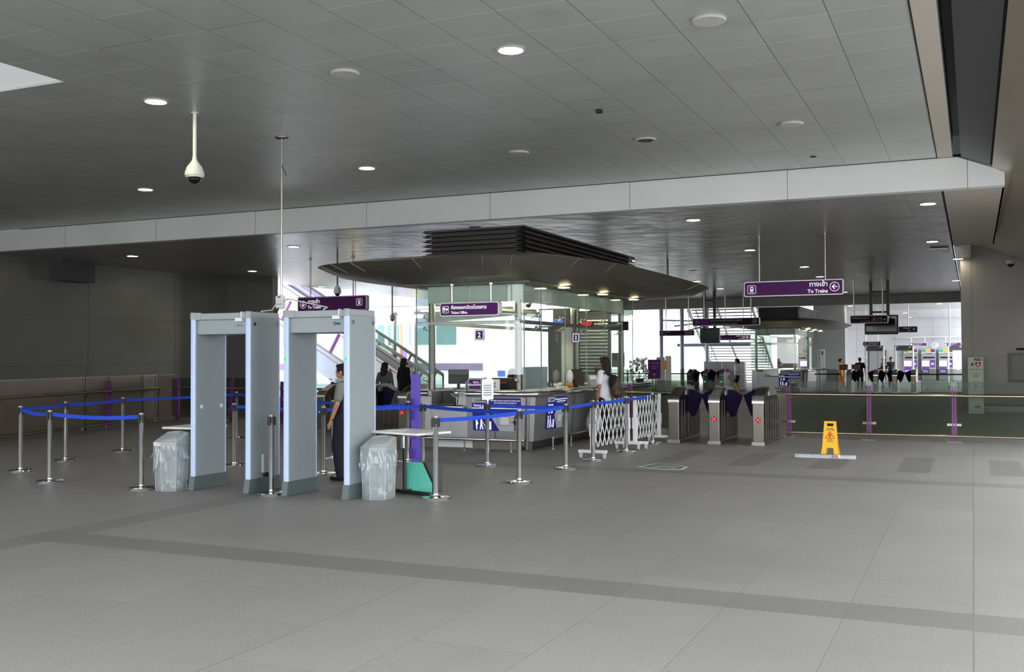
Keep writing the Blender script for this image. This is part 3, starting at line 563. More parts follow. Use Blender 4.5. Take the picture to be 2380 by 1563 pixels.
# ------------------------------------------------------------------ bagged bins
def bin_(x,y,rz,lab,tied):
    t=thing('waste_bin',lab,'bin',(x,y,0),rz); rnd=random.Random(3+tied)
    def hexa(s,q=1): return [(-.17*s,-.11*s),(-.02*s,-.19*s*q),(.15*s,-.11*s),(.17*s,.12*s),(.03*s,.19*s*q),(-.15*s,.13*s)]
    b=MB(); b.prism(hexa(.88),0,.006,'z').build('bottom_tray',M['grey'],t)
    # clear shell, wider at the top
    b=MB(); A=hexa(.88);B=hexa(1.0)
    for s,(P,Q) in ((1,(A,B)),): 
        vs=[(u,v,.006) for u,v in P]+[(u,v,.56) for u,v in Q]; b.add(vs,[(i,(i+1)%6,6+(i+1)%6,6+i) for i in range(6)])
    sh=b.build('clear_shell',M['bag'],t)
    e=MB()
    for i in range(6): e.tube([A[i]+(0.0,),B[i]+(.56,)],.004,5)
    e.build('shell_edges',M['greyP'],t)
    # crumpled liner with folded-over skirt
    n=60; vs=[];fs=[]; H=[.02,.08,.16,.26,.36,.44,.5,.555,.558,.5,.42,.36 if tied else .38]
    def at(u,k):
        a=u*6; i=int(a)%6; f=a-int(a); s=.84+.12*H[k]/.56 if k<8 else 1.04+.05*(k-8)/3
        P=hexa(s); p=P[i];q=P[(i+1)%6]; return (p[0]+(q[0]-p[0])*f,p[1]+(q[1]-p[1])*f)
    for k in range(len(H)):
        for j in range(n):
            x_,y_=at(j/n,k); w=rnd.uniform(-.018,.012)*(1 if k not in (7,8) else .2); r=math.hypot(x_,y_); z=H[k]+(rnd.uniform(-.03,.05) if k==len(H)-1 else 0)
            if k==len(H)-1 and not tied: z-=.16*max(0,math.cos((j/n)*2*PI-.15))**6
            vs.append((x_*(1+w/r),y_*(1+w/r),z))
    for k in range(len(H)-1):
        for j in range(n): fs.append((k*n+j,k*n+(j+1)%n,(k+1)*n+(j+1)%n,(k+1)*n+j))
    b=MB().add(vs,fs)
    if not tied: b.add([(-.17,-.12,.55),(-.2,-.02,.5),(-.27,-.1,.33),(-.235,-.12,.4),(-.17,-.14,.42)],[(0,1,2,3,4)]).add([(.17,-.05,.55),(.17,.1,.55),(.23,.04,.38),(.19,-.02,.4)],[(0,1,2,3)])
    b.build('plastic_liner',M['bag'],t)
    # loose rubbish at the bottom
    cols=[M['offwhite'],M['greenD'],M['white'],M['offwhite']] if not tied else [M['white'],M['offwhite'],M['white'],M['greyP']]
    for k,m in enumerate(cols):
        bb=MB(); bb.ell((rnd.uniform(-.08,.08),rnd.uniform(-.09,.06),.05+.02*k),(.05,.045,.03),8,6); 
        bb.v=[(p[0]+rnd.uniform(-.012,.012),p[1]+rnd.uniform(-.012,.012),p[2]+rnd.uniform(-.01,.01)) for p in bb.v]; bb.build('rubbish',m,t,smooth='all')
    # grey hood with a sloping top and round opening
    P=hexa(1.03); b=MB(); zt=[.60,.60,.63,.71,.73,.70]
    vs=[(u,v,.55) for u,v in P]+[(u,v,z) for (u,v),z in zip(P,[.60,.60,.60,.70,.70,.70])]+[(u*.82,v*.8+.01,z) for (u,v),z in zip(P,[.635,.63,.645,.715,.725,.715])]
    fs=[tuple(range(6))]+[(i,(i+1)%6,6+(i+1)%6,6+i) for i in range(6)]+[(6+i,6+(i+1)%6,12+(i+1)%6,12+i) for i in range(6)]+[tuple(range(12,18))]
    b.add(vs,fs).build('hood',M['grey'],t,bevel=.004)
    R=Matrix.Translation((0.01,.01,.677))@Matrix.Rotation(math.radians(20),4,'X')
    MB().lathe([(.112,.0),(.118,.006),(.1,.012),(.085,-.004),(.01,-.006)],n=32,M=R).build('opening',M['detgrey'],t,smooth=True)
    MB().add([(P[0][0],P[0][1]-.003,.555),(P[1][0],P[1][1]-.003,.555),(P[1][0],P[1][1]-.003,.6),(P[0][0],P[0][1]-.003,.6),(P[0][0],P[0][1],.555),(P[1][0],P[1][1],.555),(P[1][0],P[1][1],.6),(P[0][0],P[0][1],.6)],[(0,1,2,3),(4,5,6,7),(0,1,5,4),(2,3,7,6),(0,3,7,4),(1,2,6,5)]).build('label_strip',M['white'] if not tied else M['detgrey'],t)
    if tied:
        k=MB(); 
        k.ell((-.09,-.19,.4),(.02,.02,.03),8,6).build('knot',M['bag'],t,smooth='all')
    return t
bin_(-9.12,9.88,math.radians(8),'left bin with a loose clear bag hanging over its side, beside the white table edge',0)
bin_(-6.32,10.22,math.radians(4),'right bin with knotted clear liner, in front of the right metal detector',1)
# ------------------------------------------------------------------ inspection tables
def table(c,rz,w,d,lab):
    t=thing('inspection_table',lab,'table',(c[0],c[1],0),rz); q=.038; ox=-.18 if w>.7 else 0
    MB().bx(-w/2,w/2,-d/2,d/2,.695+q,.722+q).build('tabletop',M['offwhite'],t,bevel=.004)
    MB().bx(-w*.38,w*.38,-.03,.03,.665+q,.695+q).bx(.02+ox,.10+ox,-d*.42,d*.42,.67+q,.695+q).build('support_bar',M['dark'],t)
    MB().tube([(.06+ox,0,.03),(.06+ox,0,.67+q)],.022,14).build('column',M['dark'],t,smooth=True)
    MB().bx(.035+ox,.085+ox,-.05,-.02,.55,.7).bx(.05+ox,.07+ox,-.054,-.05,.58,.68).build('bracket',M['chrome'],t,bevel=.003)
    MB().beam((.06+ox,-.0,.03),(.06+ox,.28,.03),.05,.045).beam((-.2+ox*.3,0.0,.03),(.34,0,.03),.05,.045).build('base_foot',M['dark'],t,bevel=.008)
    return t
table((-6.11,10.62),math.radians(-17),.78,.56,'white square table beside the right detector, with dark column and cross foot')
table((-9.22,10.42),math.radians(4),.56,.60,'white table with only its left edge visible beside the left detector')
tag(MB().bx(-6.40,-6.2,10.55,10.68,.760,.770).prism(rrect(-6.32,-6.12,10.5,10.62,.01),.761,.766,'z').build('folded_cloth',M['petal'],bevel=.003),'thin pale green cloth lying on the white table by the right detector','cloth')
tag(MB().bx(-9.15,-8.98,10.3,10.5,.760,.768).build('folded_cloth',M['petal'],bevel=.003),'pale folded cloth on the left white table, half hidden by the detector','cloth')
def board(pts,y,m,lab,rz,loc,th=.012):
    o=MB().prism(pts,-th,0).build('display_board',m,bevel=.002,loc=loc); o.rotation_euler=(math.radians(-6),0,rz); return tag(o,lab,'board')
board([(0,0),(.33,0),(.33,.1),(.2,.36),(0,.36)],0,M['green'],'sea green board with a cut corner leaning behind the right white table',math.radians(14),(-6.255,10.73,.012))
board([(0,.0),(.30,0),(.30,.36),(0,.36)],0,M['dark'],'black board standing right behind the sea green board',math.radians(14),(-6.15,10.84,.012))
board([(0,0),(.36,0),(.36,.34),(.2,.34),(0,.1)],0,M['greenD'],'deep green board seen beside and through the left bin',math.radians(3),(-9.33,10.62,.012))
# violet slotted panel stand
t=thing('leaflet_stand','tall violet plastic leaflet holder with curved slots standing between two stanchions','leaflet stand',(-7.93,13.92,0),math.radians(22))
MB().bx(-.075,.075,-.008,.008,.02,1.38).build('back_panel',M['purpleB'],t,bevel=.003)
for z in (.22,.52,.82,1.0):
    b=MB(); 
    vs=[];n=8
    for i in range(n+1):
        u=-.075+.15*i/n; dp=.045*math.sin(PI*i/n)+.012; vs+=[(u,-dp,z-.16+.02),(u,-dp-.012,z)]
    b.add(vs,[(2*i,2*i+1,2*i+3,2*i+2) for i in range(n)]); b.bx(-.008,.008,-.062,-.05,z-.035,z-.0); b.build('pocket',M['purpleB'],t,smooth='all')
MB().lathe([(.14,0),(.14,.015),(.02,.03)],n=28).build('base',M['chrome'],t,smooth=True)

# ------------------------------------------------------------------ white folding (trellis) barriers
def trellis(y0,y1,x,lab,n,z0=.17,z1=.92):
    t=thing('folding_barrier',lab,'barrier',(x,(y0+y1)/2,0),0,None,1)
    for e,y in enumerate((y0,y1)):
        f=MB(); f.bx(x-.24,x+.24,y-.03,y+.03,.09,.14).bx(x-.035,x+.035,y-.03,y+.03,.14,.36).build('foot',M['white'],t,bevel=.005)
        MB().bx(x-.045,x+.045,y-.035,y+.035,.36,.56).bx(x-.03,x+.03,y-.025,y+.025,.5,.93).build('end_post',M['white'],t,bevel=.004)
        for s in (-1,1):
            c=MB(); c.lathe([(.034,-.014),(.036,0),(.034,.014)],n=18,M=Matrix.Translation((x+s*.2,y,.036))@Matrix.Rotation(PI/2,4,'Y')).bx(x+s*.2-.02,x+s*.2+.02,y-.03,y+.03,.045,.09); c.build('castor',M['greyP'],t,smooth=True)
    L=(y1-y0-.08); p=L/n; zz=z1-z0
    for s,dx in ((1,.008),(-1,-.008)):
        for i in range(-1,n*2-1):     # long slats crossing two cells each
            ya=y0+.04+i*p/1.0*.5*1.0; pass
        b=MB()
        for i in range(-2,n+1):
            a=(i)*p; c=(i+2)*p
            # slat from (a,z0) to (c,z1); clipped to the barrier
            u0=max(0,-a/(2*p)); u1=min(1,(L-a)/(2*p))
            if u1-u0<.12: continue
            P=lambda u:(x+dx,y0+.04+(a+u*2*p if s>0 else L-(a+u*2*p)),z0+zz*u)
            b.beam(P(u0),P(u1),.006,.03)
        b.build('slats',M['white'],t)
    return t
trellis(15.55,17.38,-5.60,'nearer white folding trellis barrier on wheeled feet before the ticket counter',8)
trellis(17.50,19.05,-5.50,'farther white folding trellis barrier next to the first fare gate',8)

# ------------------------------------------------------------------ cleaning sign and mop
t=thing('caution_sign','yellow folding cleaning-in-progress floor sign behind a grey mop','floor sign',(-2.2,17.85,0),math.radians(2))
def board_y(s):
    P=[(-.145,0),(-.055,0),(-.05,.10),(.05,.10),(.055,0),(.145,0),(.093,.56),(-.093,.56)]
    T=Matrix.Rotation(s*math.radians(13),4,'X')
    b=MB(); mm=Matrix.Translation((0,s*.13,0))@T
    b.prism([(-.145,0),(-.062,0),(-.055,.105),(-.145+.02,.105)],-.006,.006,M=mm).prism([(.145,0),(.062,0),(.055,.105),(.125,.105)],-.006,.006,M=mm).prism([(-.125,.105),(.125,.105),(.1,.47),(-.1,.47)],-.006,.006,M=mm).prism([(-.1,.47),(-.052,.47),(-.052,.52),(-.097,.52)],-.006,.006,M=mm).prism([(.1,.47),(.052,.47),(.052,.52),(.097,.52)],-.006,.006,M=mm).prism([(-.097,.52),(.097,.52),(.095,.555),(-.095,.555)],-.01,.01,M=mm)
    return b,mm
b,mm=board_y(-1); b.build('front_board',M['yellow'],t); b,_=board_y(1); b.build('rear_board',M['yellow'],t)
# the front board leans back: print sits just before it
def onboard(o): o.matrix_local=mm_f@o.matrix_local; return o
mm_f=Matrix.Translation((0,-.13,0))@Matrix.Rotation(-math.radians(13),4,'X')
o=text('CLEANING\nIN PROGRESS',.022,M['black'],t,(0,-.008,.425),align='CENTER'); o.matrix_local=mm_f@Matrix.Translation((0,-.008,.425))@Matrix.Rotation(PI/2,4,'X')
o=text('กำลังทำ\nความสะอาด',.026,M['black'],t,(0,-.008,.2),align='CENTER'); o.matrix_local=mm_f@Matrix.Translation((0,-.008,.235))@Matrix.Rotation(PI/2,4,'X')
b=MB(); 
tri=[(-.07,.27),(.07,.27),(0,.385)]
for i in range(3):
    p,q=tri[i],tri[(i+1)%3]; b.beam((p[0],-.008,p[1]),(q[0],-.008,q[1]),.004,.009)
b.bx(-.011,.011,-.01,-.006,.278,.325).prism([(-.035,.315),(-.012,.337),(.012,.337),(.035,.315),(.028,.306),(.012,.322),(-.012,.322),(-.028,.306)],-.01,-.006).disc((0,-.006,.35),.009,12)
o=b.build('warning_symbol',M['red'],t); o.matrix_local=mm_f
t=thing('floor_mop','long flat grey mop with pink and yellow stripes lying before the yellow sign','mop',(-2.18,17.02,0),math.radians(1))
b=MB(); n=34
vs=[];fs=[];rnd=random.Random(5)
for i in range(n+1):
    u=-.47+.94*i/n; w=.085*(1-.25*(abs(u)/.47)**6)
    for j in range(7):
        v=-w+2*w*j/6; vs.append((u+rnd.uniform(-.004,.004),v+rnd.uniform(-.006,.006),.004+.052*math.sin(PI*j/6)**.6+rnd.uniform(-.004,.005)*(0<j<6)))
for i in range(n):
    for j in range(6): fs.append((i*7+j,i*7+j+1,(i+1)*7+j+1,(i+1)*7+j))
b.add(vs,fs).build('mop_head',M['mop'],t,smooth='all')
MB().bx(.13,.165,-.09,.09,.02,.062).build('stripe',mat('pink stripe',(216,140,150),.9),t,bevel=.01); MB().bx(.19,.225,-.09,.09,.02,.062).build('stripe',mat('pale yellow stripe',(232,208,160),.9),t,bevel=.01)
# floor sticker
t=thing('floor_sticker','pale-edged dark hexagonal sticker on the floor right of the folding barrier','floor sticker',(-4.2,14.8,0),0,None,1)
hx=[(-4.57,14.62),(-4.15,14.42),(-3.86,14.52),(-3.86,14.85),(-4.05,15.08),(-4.45,15.15)]
cx=sum(p[0] for p in hx)/6;cy=sum(p[1] for p in hx)/6
MB().prism(hx,0.0005,.003,'z').build('border',M['petal'],t); MB().prism([(cx+(p[0]-cx)*.86,cy+(p[1]-cy)*.86) for p in hx],.003,.004,'z').build('print_area',mat('faded dark green print',(84,92,84),.6),t)
b=MB()
for k in range(4): b.bx(cx-.22,cx+.18,cy-.16+.09*k,cy-.13+.09*k,.004,.0046)
b.build('printed_lines',M['greyP'],t)
# AED stand
t=thing('defibrillator_stand','tall pale AED information stand with a red heart before the right wall','stand',(.06,31.9,0),math.radians(4))
MB().bx(-.2,.2,-.02,.02,0.14,1.6).build('panel',mat('pale green board',(206,214,196),.4),t,bevel=.004); MB().prism([(-.14,0),(.06,0),(.02,.34),(-.1,.34)],-.2,.2,'x').build('base_box',mat('pale green box',(200,208,198),.4),t,bevel=.004)
text('AED',.11,M['black'],t,(.06,-.022,1.5),align='CENTER',bold=.004)
b=MB(); hp=[(0,-.09),(-.07,-.02),(-.085,.03),(-.06,.065),(-.025,.065),(0,.04),(.025,.065),(.06,.065),(.085,.03),(.07,-.02)]
b.prism([(.06+u,1.4+v) for u,v in hp],-.026,-.02).build('heart_symbol',mat('dark red heart',(170,20,24),.4),t)
MB().prism([(.07,1.43),(.045,1.39),(.06,1.39),(.05,1.35),(.08,1.4),(.065,1.4)],-.029,-.026).build('bolt_symbol',M['signW'],t)
MB().bx(-.12,-.055,-.024,-.02,1.36,1.43).build('small_box_print',mat('dark red print',(120,24,24),.5),t)
text('จุดติดตั้งเครื่อง AED',.042,M['black'],t,(0,-.022,1.24),align='CENTER',bold=.001)
b=MB(); rframe(b,-.165,.165,.62,1.2,.005,.006,-.024,-.02)
for k,(w,z) in enumerate(((.22,1.13),(.22,1.08),(.12,1.05),(.2,1.02))): b.bx(-w/2,w/2,-.024,-.02,z,z+.012)
b.bx(-.11,.11,-.024,-.02,.93,.94).build('printed_lines',M['dgrey'],t)
b=MB()
for k in range(5): b.bx(-.035,.03,-.024,-.02,.70+.033*k,.712+.033*k)
b.build('red_lines',M['red'],t)
MB().bx(-.18,.18,-.12,-.112,.14,.36).build('front_plate',mat('white plate',(222,230,222),.4),t); text('1669',.09,M['red'],t,(.02,-.122,.17),align='CENTER',bold=.004); text('โทร',.05,M['dgrey'],t,(0,-.122,.28),align='CENTER')
# ------------------------------------------------------------------ ticket office (built once, copied for the far one)
def superell(hx,hy,n,cx,cy,k=72):
    P=[]
    for i in range(k):
        a=2*PI*i/k; c,s_=math.cos(a),math.sin(a); P.append((cx+hx*math.copysign(abs(c)**(2/n),c),cy+hy*math.copysign(abs(s_)**(2/n),s_)))
    return P
def office(first):
    cnt=thing('ticket_counter','long grey clad ticket counter with steel bullnose rail and a lower section at its left' ,'counter',(-8.2,18,0),0,'ticket counters',1)
    b=MB()
    # body: right side leans in slightly towards the floor
    b.add([(-8.25,16.36,.16),(-7.25,16.36,.16),(-7.04,16.5,.16),(-7.04,23.2,.16),(-7.55,23.4,.16),(-7.55,16.95,.16),(-8.25,16.95,.16),(-8.25,16.28,1.0),(-7.2,16.28,1.0),(-6.97,16.45,1.0),(-6.97,23.25,1.0),(-7.55,23.5,1.0),(-7.55,16.95,1.0),(-8.25,16.95,1.0)],
          [(0,1,2,3,4,5,6),(7,8,9,10,11,12,13)]+[(i,(i+1)%7,7+(i+1)%7,7+i) for i in range(7)])
    b.prism([(-9.33,16.32),(-8.97,16.32),(-8.97,17.0),(-9.7,17.0)],.16,1.0,'z').bx(-8.97,-8.25,16.34,16.9,.16,.74).bx(-9.7,-9.5,17.0,23.4,.16,1.0)
    b.build('cladding',M['counter'],cnt)
    k=MB(); k.bx(-9.3,-7.3,16.45,16.5,0,.16).bx(-7.16,-7.1,16.6,23.1,0,.16).bx(-9.6,-9.55,16.5,23.3,0,.16).bx(-9.55,-7.3,23.2,23.25,0,.16); k.build('kick_plate',M['steelD'],cnt)
    MB().bx(-9.0,-8.2,16.43,16.452,.02,.15).build('white_plate',M['white'],cnt)
    MB().prism([(-8.25,16.3),(-7.2,16.3),(-6.98,16.45),(-6.98,23.3),(-8.0,23.3),(-8.0,17.85),(-8.25,17.85)],1.0,1.03,'z').bx(-9.6,-8.25,17.3,17.85,1.0,1.03).prism([(-9.33,16.3),(-8.97,16.3),(-8.97,17.3),(-9.7,17.3)],1.0,1.03,'z').bx(-8.97,-8.25,16.3,17.3,.74,.76).bx(-9.7,-9.3,17.3,23.4,1.0,1.03).build('worktop',M['counter'],cnt,bevel=.003)
    r=MB(); r.tube([(-8.22,16.24,.99),(-7.3,16.24,.99),(-7.08,16.3,.99),(-6.95,16.48,.99),(-6.93,17,.99),(-6.93,23.2,.99),(-7.1,23.45,.99),(-7.3,23.5,.99)],.052,14).tube([(-9.34,16.26,.99),(-9.0,16.26,.99)],.05,14).tube([(-8.95,16.22,.75),(-8.27,16.22,.75)],.042,14); r.build('bullnose_rail',M['chrome'],cnt,smooth=True)
    r=MB(); r.tube([(-9.3,16.12,.2),(-7.3,16.12,.2),(-7.05,16.13,.2)],.026,12).tube([(-6.83,16.9,.2),(-6.83,23.2,.2)],.026,12)
    for x in (-9.1,-8.2,-7.3): r.tube([(x,16.12,.2),(x,16.12,0)],.014,8).lathe([(.035,0),(.035,.012)],(x,16.12,0),12)
    for y in (16.9,17.8,19.3,20.8,22.3): r.tube([(-6.83,y,.2),(-6.83,y,0)],.014,8).lathe([(.035,0),(.035,.012)],(-6.83,y,0),12)
    r.build('foot_rail',M['chrome'],cnt,smooth=True)
    s=MB()
    for y in (18.35,20.0,21.6): s.add([(-7.03,y-.012,.18),(-7.03,y+.012,.18),(-6.962,y+.012,.94),(-6.962,y-.012,.94)],[(0,1,2,3)])
    s.tube([(-7.13,16.42,.02),(-7.08,16.36,.93)],.035,10).add([(-7.72,16.345,.18),(-7.70,16.345,.18),(-7.70,16.277,.94),(-7.72,16.277,.94)],[(0,1,2,3)]).build('panel_seams',M['steel'],cnt,smooth=True)
    # glazing
    gl=thing('glass_screen','frameless glass screen of the ticket office with steel posts and point fittings','glass screen',(-8.6,17.15,1.03),0,'ticket office glass screens',1)
    mull=[17.17,17.98,19.23,20.48,21.7,22.93,23.73]
    MB().bx(-9.72,-8.62,17.14,17.152,1.32,2.28).build('pane',M['glassF'],gl); MB().bx(-8.60,-7.51,17.14,17.152,1.32,2.28).build('pane',M['glassF'],gl)
    MB().bx(-9.72,-8.62,17.14,17.152,2.30,3.0).build('pane',M['glass'],gl); MB().bx(-8.60,-7.51,17.14,17.152,2.30,3.0).build('pane',M['glass'],gl)
    for a,b_ in zip(mull,mull[1:]): MB().bx(-7.506,-7.494,a+.01,b_-.01,1.06,3.0).build('pane',M['glass'],gl)
    for a,b_ in zip(mull,mull[1:]): MB().bx(-9.756,-9.744,a+.01,b_-.01,1.06,3.0).build('pane',M['glass'],gl)
    MB().bx(-9.75,-7.5,23.72,23.732,1.06,3.0).build('pane',M['glass'],gl)
    e=MB()
    for y in mull: e.bx(-7.508,-7.492,y-.008,y+.008,1.04,3.0)
    e.bx(-9.758,-9.742,17.14,17.156,1.04,3.0); e.build('pane_edges',mat('pale glass edge',(150,166,156),.3),gl)
    for x,y in ((-9.55,17.4),(-7.72,17.4),(-9.55,23.5),(-7.72,23.5),(-7.72,20.48)): MB().lathe([(.065,1.03),(.065,2.72)],(x,y,0),18).build('round_post',M['steelD'],gl,smooth=True)
    MB().bx(-9.6,-7.66,17.33,17.43,2.27,2.33).bx(-7.72,-7.66,17.4,23.5,2.27,2.34).bx(-9.61,-9.55,17.4,23.5,2.27,2.34).build('transom',M['steel'],gl)
    s=MB()
    pts=[(-9.6,17.2,2.42),(-9.6,17.2,2.2),(-7.66,17.2,2.42),(-7.66,17.2,2.2),(-9.6,17.2,1.22),(-8.3,17.2,1.24),(-7.68,17.2,1.22)]
    for y in mull[1:-1]:
        for d in (-.09,.09): pts+= [(-7.56,y+d,2.43),(-7.56,y+d,2.21)]
    for p in pts: s.ell(p,(.032,.03,.032),10,6).tube([p,(p[0]+(0 if p[1]<17.3 else -.12),p[1]+(.12 if p[1]<17.3 else 0),p[2]-.05)],.01,5)
    s.build('point_fittings',M['chrome'],gl,smooth='all')
    MB().bx(-9.58,-7.68,17.3,17.36,2.68,3.0).bx(-7.74,-7.68,17.36,23.6,2.68,3.0).bx(-9.58,-9.52,17.36,23.6,2.68,3.0).bx(-9.58,-7.68,23.55,23.6,2.68,3.0).build('bulkhead',M['soffit'],gl,bevel=.004)
    MB().bx(-9.52,-7.74,17.36,23.55,2.74,2.78).build('inner_ceiling',M['soffit'],gl)
    l=MB()
    for y in (17.9,19.2,20.5,21.8): l.bx(-9.2,-7.95,y,y+.12,2.70,2.735)
    l.build('fluorescent_lamps',M['strip'],gl)
    MB().bx(-8.12,-7.86,20.6,20.85,0,2.74).build('inner_column',M['white'],gl)
    pb=MB(); pb.bx(-9.45,-7.85,23.1,23.15,1.03,2.7); pb.build('rear_partition',M['dgrey'],gl)
    s=MB()
    for i in range(16): s.bx(-9.0,-7.9,23.06,23.1,1.3+.08*i,1.33+.08*i)
    s.build('partition_slats',M['steel'],gl)
    # canopy
    ca=thing('office_canopy','dark lens-shaped metal canopy over the ticket office','canopy',(-8.6,20.6,3.0),0,'ticket office canopies',1)
    cx,cy=-8.6,20.6; rings=[(superell(.9,3.6,8,cx,cy),3.40),(superell(2.1,4.75,6,cx,cy),3.44),(superell(2.95,5.6,4.2,cx,cy),3.305),(superell(2.66,5.31,4.2,cx,cy),3.165),(superell(1.32,3.9,6,cx,cy),3.03),(superell(1.0,3.4,8,cx,cy),3.03)]
    b=MB(); k=72; vs=[(x,y,z) for P,z in rings for x,y in P]; fs=[]
    for r_ in range(len(rings)-1):
        for j in range(k): fs.append((r_*k+j,r_*k+(j+1)%k,(r_+1)*k+(j+1)%k,(r_+1)*k+j))
    fs+= [tuple(range(k)),tuple((len(rings)-1)*k+j for j in range(k))]
    b.add(vs,fs).build('canopy_shell',M['canopy'],ca,smooth=True)
    R3=rings[2][0];R4=rings[3][0]
    for i in (2,7,11,15,17,19,21,34,36,43,46,48,50,52,53,54,55,56,57,58,60,64,68):
        if i in (53,55,57,60,43): continue
        a=Vector(R3[i]+(3.301,));c_=Vector(R4[i]+(3.163,)); MB().beam(a,c_,.012,.008).build('panel_joint',M['joint'],ca)
    b=MB().prism([(-9.9,16.95),(-7.3,16.95),(-7.3,23.95),(-9.9,23.95)],3.0,3.035,'z'); b.build('soffit_panel',M['canopy'],ca)
    for x,y in ((-8.72,16.85),(-7.25,18.55),(-7.27,20.9),(-7.27,23.1)):
        b=MB().lathe([(.09,-.001),(.115,-.004),(.112,-.012),(.09,-.012)],(x,y,2.998 if y>17 else 3.045),20).lathe([(.01,-.009),(.09,-.009),(.09,-.004),(.01,-.004)],(x,y,2.998 if y>17 else 3.045),20); b.build('canopy_lamp',M['lampY'],ca)
    # louvred plant screen on top
    lv=thing('louvre_box','black louvred plant box standing on the ticket office canopy','louvre box',(-8.45,20.8,3.4),0,'louvre boxes on the canopies',1)
    MB().bx(-9.35,-7.5,17.05,23.45,3.4,4.0).build('core',M['black'],lv)
    b=MB()
    for i in range(7):
        z=3.47+i*.088
        for (z0,z1,o) in ((z,z+.012,.0),(z+.03,z+.04,.045)):
            X0,X1,Y0,Y1=-9.48+o,-7.38-o,16.9+o,23.6-o
            b.bx(X0,X1,Y0,Y0+.12,z0,z1).bx(X0,X1,Y1-.12,Y1,z0,z1).bx(X0,X0+.12,Y0,Y1,z0,z1).bx(X1-.12,X1,Y0,Y1,z0,z1)
    b.bx(-9.46,-7.40,16.92,23.58,4.02,4.04)
    b.build('blades',M['louvre'],lv)
    return cnt,gl,ca,lv
OF=office(True)
LAB=['nearer grey ticket counter with steel rail, low left section and blue posters','glass screen of the nearer ticket office with chrome point fittings','large dark lens-shaped canopy over the nearer ticket office','large black louvre box on the nearer canopy just under the ceiling']
LAB2=['far grey ticket counter behind the second row of fare gates','far glass screen of the second ticket office, showing chairs and posters behind','far dark canopy with its right tip near the lift sign','far black louvre box below the far beam']
for o,l,l2 in zip(OF,LAB,LAB2):
    o['label']=l; copy_tree(o,o.location+Vector((-.10,33,0)),0,l2)
# signs at the office
t=sign(-9.02,-7.8,2.39,2.66,16.8,(-8.8,-8.0),'purple Ticket Office sign with white rim in front of the glass','purple',top=3.0)
y=16.8-.077; 
text('ห้องออกบัตรโดยสาร',.088,M['signW'],t,(-8.78,y,2.53),bold=.002,sx=1.02); text('Ticket Office',.064,M['signW'],t,(-8.78,y,2.445),bold=.0015)
b=MB(); rframe(b,-8.955,-8.825,2.46,2.59,.02,.008,y-.003,y); b.bx(-8.94,-8.9,y-.003,y,2.515,2.565).prism([(-8.89,2.53),(-8.865,2.56),(-8.84,2.53),(-8.865,2.495)],y-.003,y).bx(-8.94,-8.89,y-.003,y,2.49,2.5).build('ticket_icon',M['signW'],t)
def nsign(x,yy,z,c,lab,rz=0,s=.18):
    t=thing('number_plate',lab,'sign',(x,yy,z),rz); MB().prism(rrect(-s/2-.01,s/2+.01,-s/2-.01,s/2+.01,.015),-.006,.006).build('plate',M['purpleD'],t)
    b=MB(); rframe(b,-s/2,s/2,-s/2,s/2,.01,.014,-.01,-.006); b.build('white_border',M['signW'],t); MB().prism(rrect(-s/2+.02,s/2-.02,-s/2+.02,s/2-.02,.004),-.008,-.006).build('face',M['purple'],t); text(c,.14,M['signW'],t,(0,-.01,-.05),align='CENTER',bold=.002)
nsign(-8.38,17.1,2.06,'2','square purple plate with a white 2 on the front glass')
nsign(-7.3,19.3,2.03,'1','narrow purple plate with a white 1 on the side glass',math.radians(62),.17)
t=thing('led_clock','black clock with red digits inside the ticket office','clock',(-7.68,21.0,2.36)); MB().bx(-.17,.17,-.02,.02,-.06,.06).build('case',M['black'],t,bevel=.005); text('07:57',.11,M['redE'],t,(0,-.024,-.038),align='CENTER',bold=.002)
t=thing('hanging_sign','dark sign seen through the side glass beyond the red clock','sign',(-7.86,23.1,2.36)); MB().bx(-.45,.45,-.03,.03,-.09,.12).build('sign_case',M['purpleD'],t,bevel=.01); text('ห้องออกบัตรโดยสาร',.07,M['signG'],t,(-.3,-.034,.01)); MB().bx(-.42,-.34,-.036,-.03,-.04,.04).build('ticket_icon',M['signG'],t)
t=thing('television','small lit blue and violet screen inside the office under the Ticket Office sign','television',(-8.05,20.0,2.47)); MB().bx(-.35,.35,0,.06,-.2,.2).build('case',M['dark'],t,bevel=.01); MB().bx(-.32,-.02,-.004,0,-.17,.17).build('lit_screen',M['screenE'],t); MB().bx(.0,.2,-.004,0,-.17,-.02).build('blue_area',M['screenB'],t)
t=thing('dome_camera','small black dome camera inside the office near its corner','security camera',(-7.9,18.3,2.70)); MB().lathe([(.07,0),(.075,-.03),(.06,-.035)],n=18).build('housing',M['white'],t,smooth=True); MB().lathe([(.06,-.035),(.05,-.07),(.01,-.1)],n=18).build('dome',M['dome'],t,smooth='all')
